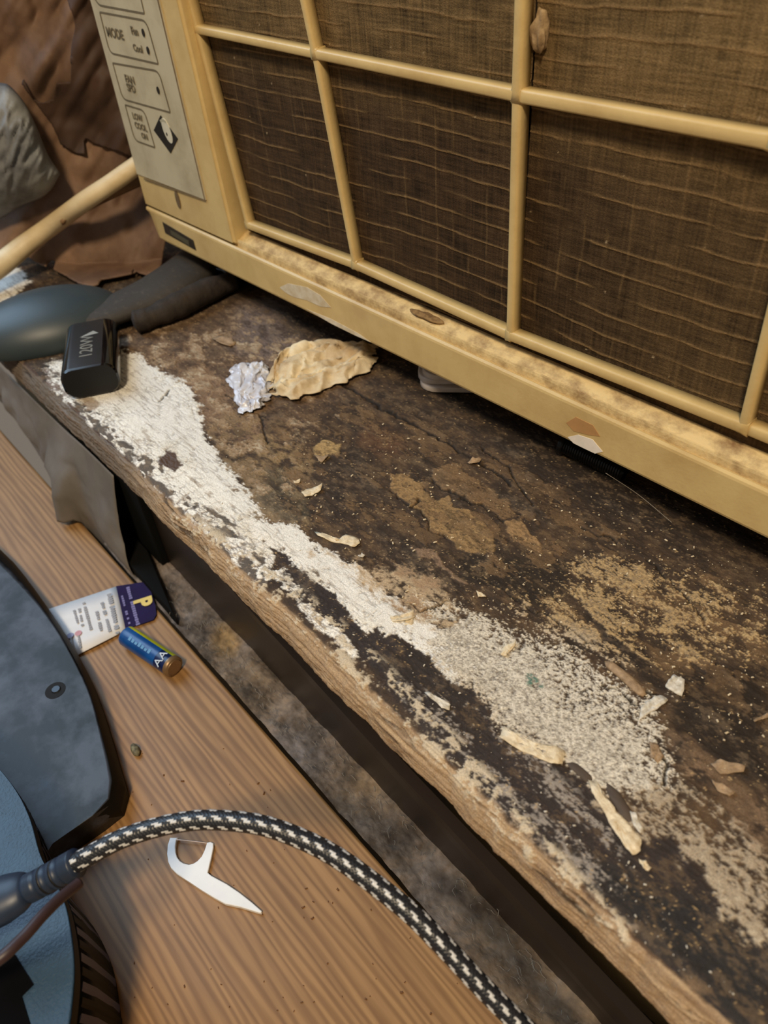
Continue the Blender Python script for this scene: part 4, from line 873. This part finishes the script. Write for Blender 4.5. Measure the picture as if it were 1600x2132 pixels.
# ---------------------------------------------------------------- under the air conditioner: lids, bolt, thread
q0 = PZ(872, 828, SZ); 
m_lid = mat('lid_white', lin(214, 204, 196), .45, col2=lin(190, 176, 166), nscale=30)
xdir = (PZ(1000, 830, SZ) - q0); xdir[2] = 0; aa = math.atan2(xdir[1], xdir[0])
names = ['bottom', 'second', 'third', 'top']
cn = PZ(868, 822, SZ)
for i in range(4):
    bm = bmesh.new(); pts = stadium(.078, .052, .012, 6); 
    vs2 = []
    for z0, s_ in ((0, .97), (.0006, 1), (.0034, 1), (.0040, .97)):
        vs2.append([bm.verts.new((x * s_ + .039, y * s_ + .026, z0)) for x, y in pts])
    for a in range(3):
        for k in range(len(pts)): bm.faces.new((vs2[a][k], vs2[a][(k + 1) % len(pts)], vs2[a + 1][(k + 1) % len(pts)], vs2[a + 1][k]))
    bm.faces.new(vs2[0][::-1]); bm.faces.new(vs2[3])
    o = bobj('plastic_lid', bm, m_lid if i < 3 else mat('lid_cool', lin(190, 196, 200), .2, col2=lin(176, 184, 190))); o.location = (cn[0] - .002 * i + (.004 if i == 2 else 0), cn[1] + .0015 + .001 * i, SZ + .0010 + i * .0042); o.rotation_euler = (0, 0, aa + (0, .05, -.04, .03)[i])
    tag(o, ('bottom lid of the small white stack on the sill under the air conditioner', 'second lid from the bottom of the white stack under the unit', 'third lid from the bottom of the white stack, slightly shifted', 'cooler toned top lid of the stack under the air conditioner')[i], 'lid', 'stacked white lids under the unit')
b0 = PZ(1172, 925, SZ + .006); b1 = PZ(1300, 985, SZ + .006)
n = 160; f = np.linspace(0, 1, n); pth = b0[None] * (1 - f[:, None]) + b1[None] * f[:, None]
o = tube('threaded_bolt', pth, np.where(f < .06, .0062, .0042 + .0007 * np.sign(np.sin(f * 2 * np.pi * 26))), mat('bolt_black', lin(40, 40, 42), .3, metal=.6), None, 16); tag(o, 'black threaded bolt lying in the shadow under the front of the air conditioner', 'bolt')
pth = catmull([PZ(1262, 985, SZ + .020), PZ(1330, 1030, SZ + .006), PZ(1400, 1088, SZ + .002)], 14); o = tube('cobweb_thread', pth, .00016, m_lint, None, 5); tag(o, 'thin pale cobweb thread hanging from the unit to the sill', 'thread')

# ---------------------------------------------------------------- business card, battery, floss pick
cdE = empty('business_card', tuple(PZ(200, 1290, .0004)), 'white and navy printed card lying on the pine desk above the battery', 'business card')
co = np.array(cdE.location)
m_cw = mat('card_white', lin(222, 222, 224), .5, col2=lin(214, 214, 218)); m_cn = mat('card_navy', lin(34, 22, 68), .75, col2=lin(28, 18, 56), spec=.2); m_ci = mat('card_ink', lin(158, 156, 160), .6)
def cpt(u, v, z=.0012): return PZ(u, v, z) - co
def cardpatch(name, tl, tr, br, bl, m, zf):
    V = []; k = 10
    for i in range(k + 1):
        for j in range(5):
            s_, t_ = i / k, j / 4; p = (1 - s_) * ((1 - t_) * np.array(tl) + t_ * np.array(bl)) + s_ * ((1 - t_) * np.array(tr) + t_ * np.array(br)); V.append(cpt(p[0], p[1], zf(s_)))
    Fc = [(i * 5 + j, i * 5 + j + 1, (i + 1) * 5 + j + 1, (i + 1) * 5 + j) for i in range(k) for j in range(4)]
    o = fromarr(name, V, Fc, m, cdE); so = o.modifiers.new('s', 'SOLIDIFY'); so.thickness = .0004; return o
cardpatch('white_panel', (95, 1270), (242, 1221), (262, 1312), (150, 1369), m_cw, lambda s_: .0012 + .0016 * math.sin(s_ * 3.1))
rp = [(242, 1221), (296, 1213), (306, 1214), (312, 1222), (324, 1262), (326, 1280), (320, 1291), (300, 1298), (262, 1310)]
bm = bmesh.new(); bm.faces.new([bm.verts.new(tuple(cpt(*p, .0014))) for p in rp]); o = bobj('navy_panel', bm, m_cn, cdE, False); so = o.modifiers.new('s', 'SOLIDIFY'); so.thickness = .0004
def bars(name, quads, m, z):
    V = []; Fc = []
    for a, b, w in quads:
        A_, B_ = cpt(*a, z), cpt(*b, z); d_ = (B_ - A_); L_ = np.linalg.norm(d_); d_ /= L_; nn = np.array([-d_[1], d_[0], 0]) * w / 2; k = max(2, int(L_ / .0022)); rr = random.Random(int(a[0]))
        for i in range(k):
            if rr.random() < .14: continue
            s0, s1 = A_ + d_ * L_ * i / k, A_ + d_ * L_ * (i + .82) / k; b0 = len(V); hh_ = rr.uniform(.7, 1)
            V += [s0 + nn * hh_, s0 - nn * hh_, s1 - nn * hh_, s1 + nn * hh_]; Fc.append((b0, b0 + 1, b0 + 2, b0 + 3))
    return fromarr(name, V, Fc, m, cdE, False)
bars('small_print', [((227, 1236), (245, 1320), .0034), ((212, 1254), (229, 1316), .0024), ((200, 1268), (211, 1314), .0024), ((174, 1254), (190, 1312), .0024), ((164, 1262), (172, 1304), .002), ((154, 1270), (162, 1298), .0018), ((162, 1318), (168, 1350), .0016), ((147, 1326), (153, 1354), .0016)], m_ci, .0034)
bars('navy_print', [((266, 1222), (288, 1302), .0028), ((254, 1240), (270, 1300), .0018)], mat('navy_ink', lin(120, 110, 160), .5), .0022)
for (u, v), c in (((163, 1318), (206, 150, 158)), ((146, 1323), (150, 152, 190))):
    p = cpt(u, v, .0032); bm = bmesh.new(); bmesh.ops.create_circle(bm, cap_ends=True, segments=16, radius=.0024, matrix=Matrix.Translation(Vector(p))); bobj('round_mark', bm, mat('mark', lin(*c), .5), cdE, False)
pc_ = cpt(296, 1254, .0024); dd = cpt(312, 1222, 0) - cpt(326, 1285, 0); an = math.atan2(dd[1], dd[0])
text('P', .017, mat('yellow_print', lin(226, 200, 110), .5), cdE, Matrix.Translation(Vector(pc_)) @ Matrix.Rotation(an + math.pi, 4, 'Z'), 'letter_p', .0008)
# battery
q0 = PZ(262, 1322, .0072); q1 = PZ(364, 1390, .0072); d = q1 - q0; d[2] = 0; Lb = np.linalg.norm(d); print('battery', Lb)
bt = empty('battery', (q0[0], q0[1], .0073), 'blue and yellow AA battery lying on the pine desk beside the card', 'battery', (0, 0, math.atan2(d[1], d[0])))
rb = .0070; n = 40
def lathe(name, prof, mats, parent, mi=None):
    V = []; 
    for x, r in prof:
        for k in range(n): a = 2 * math.pi * k / n; V.append((x, r * math.cos(a), r * math.sin(a)))
    Fc = [(i * n + k, i * n + (k + 1) % n, (i + 1) * n + (k + 1) % n, (i + 1) * n + k) for i in range(len(prof) - 1) for k in range(n)] + [tuple(range(n)), tuple((len(prof) - 1) * n + k for k in range(n - 1, -1, -1))]
    o = fromarr(name, V, Fc, None, parent, True, mats)
    for p in o.data.polygons:
        if len(p.vertices) > 4: p.use_smooth = False
        if mi: p.material_index = mi(p.center)
    return o
m_blu = mat('battery_blue', lin(22, 84, 150), .3, col2=lin(16, 62, 122)); m_yel = mat('battery_yellow', lin(206, 200, 40), .3, col2=lin(150, 160, 30), nscale=40); m_nav = mat('battery_navy', lin(16, 34, 80), .3); m_cop = mat('battery_end', lin(150, 122, 90), .4, metal=.5)
def bm_i(c):
    a = math.degrees(math.atan2(c.z, c.y))
    if c.x > Lb * .93: return 3
    if 8 < a < 62: return 1
    return 2 if c.x > Lb * .74 else 0
lathe('casing', [(.0004, rb - .0016), (.0012, rb - .0004), (.0022, rb)] + [(Lb * f_, rb) for f_ in (.2, .4, .6, .7425, .7426, .85, .9299, .9301)] + [(Lb * .985, rb), (Lb * .995, rb - .0008), (Lb, rb - .0018)], [m_blu, m_yel, m_nav, m_cop], bt, bm_i)
lathe('terminal', [(-.0012, .0024), (.0006, .0027)], [m_cop], bt)
text('AA', .008, mat('battery_print', lin(196, 206, 220), .4), bt, Matrix.Translation((Lb * .84, -.0028, .0066)) @ Matrix.Rotation(math.radians(24), 4, 'X') @ Matrix.Rotation(math.radians(90), 4, 'Z'), 'lettering')
m_bp2 = mat('battery_print2', lin(96, 150, 196), .4)
for i in range(7):
    an_ = math.radians(118); x = Lb * (.20 + i * .065); bm = bmesh.new(); box(bm, x, x + .0022, -.0014, .0014 - (i % 3) * .0005, rb - .0001, rb + .00012)
    bmesh.ops.rotate(bm, verts=bm.verts, cent=(0, 0, 0), matrix=Matrix.Rotation(math.radians(24), 3, 'X')); bobj('print_mark', bm, m_bp2, bt, False)
# floss pick
pk = [(945, 650), (990, 650), (980, 665), (975, 700), (977, 735), (985, 760), (1000, 780), (1020, 793), (1050, 800), (1075, 794), (1097, 780), (1120, 755), (1137, 720), (1150, 678), (1170, 673), (1186, 682), (1186, 705), (1175, 760), (1155, 845), (1175, 862), (1260, 908), (1330, 955), (1400, 1010), (1455, 1058), (1452, 1068), (1440, 1068), (1340, 1037), (1250, 1018), (1190, 985), (1120, 942), (1050, 895), (980, 850), (950, 820), (934, 785), (928, 740), (932, 690)]
ppx = [(x / 2.667, 1500 + y / 2.667) for x, y in pk]; c0 = PZ(430, 1830, 0)
fp = empty('floss_pick', (c0[0], c0[1], 0), 'white plastic floss pick lying on the pine desk behind the braided cable', 'floss pick')
m_wp = mat('white_plastic', lin(236, 238, 240), .3, col2=lin(228, 230, 234))
prism('handle', [tuple((PZ(u, v, .0022) - c0)[:2]) for u, v in ppx], .0003, .0024, m_wp, fp, bev=.0005)
a, b = PZ(365, 1748, .002) - c0, PZ(436, 1756, .002) - c0; pth = np.array([a * (1 - t_) + b * t_ + np.array([0, 0, .0003 * math.sin(t_ * 3.14)]) for t_ in np.linspace(0, 1, 6)]); tube('floss_thread', pth, .00028, mat('floss', lin(240, 214, 200), .3), fp, 6)

# ---------------------------------------------------------------- black device on the desk (lower deck, raised housing, ribbed skirt)
dv = empty('desktop_device', tuple(PZ(100, 1700, 0)), 'black scuffed electronic device with raised grey housing at the lower left on the desk', 'electronic device')
do = np.array(dv.location)
m_dk1 = mat('scuffed_black', lin(22, 22, 24), .50, col2=lin(66, 72, 84), nscale=26, lo=.44, hi=.62, bump=.15, bscale=200); m_dk2 = mat('device_black', lin(9, 9, 10), .6, spec=.2); m_bl = mat('grey_housing', lin(48, 76, 102), .42, col2=lin(40, 64, 86), nscale=40, bump=.5, bscale=700)
def loft(name, loops, m, parent, cap0=True, cap1=True, mats=None, mi=None):
    n = len(loops[0]); V = [p for l in loops for p in l]
    Fc = [(i * n + k, i * n + (k + 1) % n, (i + 1) * n + (k + 1) % n, (i + 1) * n + k) for i in range(len(loops) - 1) for k in range(n)]
    if cap0: Fc.append(tuple(range(n - 1, -1, -1)))
    if cap1: Fc.append(tuple((len(loops) - 1) * n + k for k in range(n)))
    o = fromarr(name, V, Fc, m, parent, True, mats)
    bm = bmesh.new(); bm.from_mesh(o.data); bmesh.ops.recalc_face_normals(bm, faces=bm.faces); bm.to_mesh(o.data); bm.free()
    for i, p in enumerate(o.data.polygons):
        if len(p.vertices) > 4: p.use_smooth = False
    o.modifiers.new('wn', 'WEIGHTED_NORMAL'); return o
def resamp(pts, n):
    P = np.array(pts, float); L = np.concatenate([[0], np.cumsum(np.linalg.norm(np.diff(P, axis=0), axis=1))]); t = np.linspace(0, L[-1], n)
    return np.stack([np.interp(t, L, P[:, j]) for j in range(P.shape[1])], -1)
tp = resamp(catmull([PZ(*p, .020) for p in ((-420, 840), (-200, 985), (0, 1178), (100, 1290), (176, 1425), (212, 1550), (227, 1628), (226, 1656), (206, 1688), (110, 1757))], 10), 60)
bt_ = resamp(catmull([PZ(*p, .001) for p in ((-420, 830), (-200, 965), (0, 1152), (60, 1216), (150, 1345), (205, 1450), (262, 1630), (268, 1670), (250, 1705), (128, 1790))], 10), 60)
back = [np.array([-.268, -.045]), np.array([-.62, -.045])]
def loop(cv, z): return [np.array([p[0], p[1], z]) - do for p in cv] + [np.array([b_[0], b_[1], z]) - do for b_ in back]
mid = bt_ * .35 + tp * .65
loft('lower_deck', [loop(bt_, .0006), loop(bt_ * .92 + tp * .08, .008), loop(bt_ * .6 + tp * .4, .0155), loop(bt_ * .22 + tp * .78, .0192), loop(tp, .0204)], m_dk1, dv)
DK = dv.children[-1] if dv.children else None
loft('deck_rim', [loop(bt_ * 1.0 + tp * .0, .0004), loop(bt_ * 1.03 - tp * .03, .009), loop(bt_ * .66 + tp * .34, .0162), loop(bt_ * .30 + tp * .70, .0196)], m_dk2, dv, cap1=False)
q = PZ(115, 1437, .0206) - do; bm = bmesh.new(); bmesh.ops.create_circle(bm, cap_ends=True, segments=24, radius=.0062, matrix=Matrix.Translation(Vector(q))); bmesh.ops.scale(bm, vec=(1, 1, 1), verts=bm.verts)
bobj('screw_hole', bm, mat('hole_black', (.002, .002, .002), .8), dv, False)
bm = bmesh.new(); bmesh.ops.create_cone(bm, cap_ends=True, segments=20, radius1=.003, radius2=.0024, depth=.0008, matrix=Matrix.Translation(Vector(q) + Vector((0, .0006, .0004)))); bobj('screw_head', bm, mat('screw_dark', lin(50, 54, 60), .3, metal=.5), dv, False)
# raised housing
ht = resamp(catmull([PZ(*p, .060) for p in ((-300, 1330), (0, 1602), (88, 1790), (128, 1862), (146, 1930), (154, 2010), (150, 2080), (140, 2150), (110, 2260))], 10), 70)
hb = resamp(catmull([PZ(*p, .001) for p in ((-200, 1440), (60, 1700), (140, 1860), (172, 1900), (206, 1948), (236, 2020), (250, 2100), (256, 2170), (250, 2300))], 10), 70)
back2 = [np.array([-.22, -.20]), np.array([-.50, -.20])]
def loop2(cv, z, s=0): return [np.array([p[0], p[1], z]) - do for p in cv] + [np.array([b_[0], b_[1], z]) - do for b_ in back2]
inner = ht - (ht - ht.mean(0)) * .012
loft('raised_housing', [loop2(ht, .052), loop2(ht, .0585), loop2(inner, .0600)], m_bl, dv)
loft('skirt', [loop2(hb, .0006), loop2(hb * .97 + ht * .03, .012), loop2(hb * .5 + ht * .5, .034), loop2(ht, .0522)], m_dk2, dv)
loft('housing_edge', [loop2(ht * 1.0, .0520), loop2(ht + (ht - ht.mean(0)) * .006, .0560), loop2(ht + (ht - ht.mean(0)) * .004, .0592)], m_dk2, dv, cap0=False, cap1=False)
m_rib = mat('rib_grey', lin(70, 74, 104), .5)
hbR = resamp(hb[36:], 26); htR = resamp(ht[36:], 26)
for i in range(26):
    A_ = np.array([htR[i][0], htR[i][1], .050]); B_ = np.array([hbR[i][0], hbR[i][1], .003]); M_ = np.array([*(hbR[i] * .5 + htR[i] * .5)[:2], .034])
    out = (B_ - A_); out[2] = 0; out /= np.linalg.norm(out) + 1e-9
    tg = (htR[min(i + 1, 25)] - htR[max(i - 1, 0)]); tg[2] = 0; tg /= np.linalg.norm(tg); wd = .0011
    V = []
    for Q in (A_, M_, B_):
        for s1, s2 in ((-1, 0), (-1, 1), (1, 1), (1, 0)): V.append(Q - do + tg * wd * s1 + out * (.0016 * s2))
    Fc = [(r * 4 + k, r * 4 + (k + 1) % 4, r * 4 + 4 + (k + 1) % 4, r * 4 + 4 + k) for r in range(2) for k in range(4)] + [(0, 1, 2, 3), (11, 10, 9, 8)]
    fromarr('rib', V, Fc, m_rib if i % 2 else m_dk2, dv, False)
for pq in ([(-30, 1990), (30, 1985), (70, 2050), (45, 2075), (65, 2140), (-30, 2160)],):
    V0 = [PZ(u, v, .0606) - do for u, v in pq]; bm = bmesh.new(); bm.faces.new([bm.verts.new(tuple(p)) for p in V0]); bobj('socket_opening', bm, mat('socket_black', (.003, .003, .004), .8, spec=.05), dv, False)

# ---------------------------------------------------------------- braided cable with moulded plug
cb = empty('braided_cable', tuple(PZ(550, 1715, .11)), 'thick black and white braided cable arching over the desk to its plug', 'cable')
cof = np.array(cb.location)
cpts = [(112, 1822, .100), (180, 1785, .106), (250, 1748, .110), (330, 1722, .113), (410, 1708, .115), (490, 1710, .116), (560, 1722, .116), (640, 1752, .114), (710, 1790, .112), (790, 1848, .108), (860, 1905, .104), (930, 1975, .098), (1000, 2050, .091), (1070, 2120, .084), (1150, 2200, .075), (1260, 2330, .06), (1400, 2520, .03)]
path = catmull([PZ(*p) - cof for p in cpts], 90); L = np.concatenate([[0], np.cumsum(np.linalg.norm(np.diff(path, axis=0), axis=1))]); path = resamp(path, 1500); Ls = np.linspace(0, L[-1], 1500)
seg = 96; TA = tubearr(path, .00375, seg); a = np.arange(seg) / seg; S_, A2_ = np.meshgrid(Ls / .0060, a * 12, indexing='ij')
i1 = np.floor(A2_); ph = S_ + i1 * .25 + .06 * fbm(S_ * .9, i1 * 3.7, 951, 2); fr = ph - np.floor(ph); ac_ = A2_ - i1
hf = np.abs(ac_ - .5); zig = .12 * np.where(ac_ > .5, 1, -1)
fleck = ((np.abs(fr - .5 + zig * .9) < .23) & (hf < .44)).astype(float) * (i1 % 2 == 0) + ((np.abs(fr - .5 + zig * .6) < .17) & (hf < .3)).astype(float) * (i1 % 4 == 1) * .0
# strands
d1 = np.sin((S_ * 4 + A2_ * 1.0) * np.pi) ; d2_ = np.sin((S_ * 4 - A2_ * 1.0) * np.pi); weave = np.maximum(np.abs(d1), np.abs(d2_))
cb_col = np.stack([np.full(S_.shape, x) for x in lin(34, 38, 46)], -1) * (.35 + .7 * weave[..., None] ** 2)
fl_ = fleck[..., None] * (.75 + .25 * np.sign(np.sin(A2_ * np.pi * 6))[..., None] * .5); cb_col = cb_col * (1 - fl_) + np.array(lin(232, 234, 236)) * fl_
nr = TA - path[:, None]; TA = TA + nr * (.05 * weave[..., None] - .03 + .03 * fleck[..., None])
m_cb = mat('braid', (1, 1, 1), .38, col2=(.9, .9, .9), nscale=900, attr='Col')
gridmesh('braided_sleeve', TA, m_cb, cb, {'Col': cb_col.astype(np.float32)}, closed_u=True)
pl = empty('plug', (0, 0, 0), 'x', 'x'); bpy.data.objects.remove(pl)
m_pg2 = mat('plug_black', lin(36, 52, 76), .42, col2=lin(30, 44, 64)); m_pgd = mat('plug_groove', lin(12, 14, 18), .5)
def ppt(u, v, z): return PZ(u, v, z) - cof
P0_, P1_, P2_, P3_ = ppt(160, 1796, .104), ppt(88, 1836, .097), ppt(60, 1850, .095), ppt(-120, 1930, .086)
pp = resamp(np.array([P0_, P1_, P2_]), 26); r_ = np.full(26, .0058); 
for k in (7, 13, 19): r_[k] = .0048; 
tube('strain_relief', pp, r_, m_pg2, cb, 24)
for k in (9, 15):
    tube('relief_groove', pp[k:k + 2], .00592, m_pgd, cb, 24)
ppb = resamp(np.array([P2_, P3_]), 20); tube('plug_body', ppb, np.interp(np.linspace(0, 1, 20), [0, .08, .25, 1], [.0062, .0082, .0098, .0115]), m_pg2, cb, 28, .75)
# second thin cable, nearer
sc2 = [(165, 1838, .104), (128, 1868, .108), (90, 1905, .112), (50, 1950, .114), (0, 1996, .115), (-70, 2040, .110), (-200, 2110, .09)]
path2 = catmull([PZ(*p) for p in sc2], 14)
o = tube('thin_cable', path2, .0022, mat('dark_red_rubber', lin(58, 42, 46), .45), None, 14); tag(o, 'thin dark reddish cable crossing in front of the braided cable plug', 'cable')
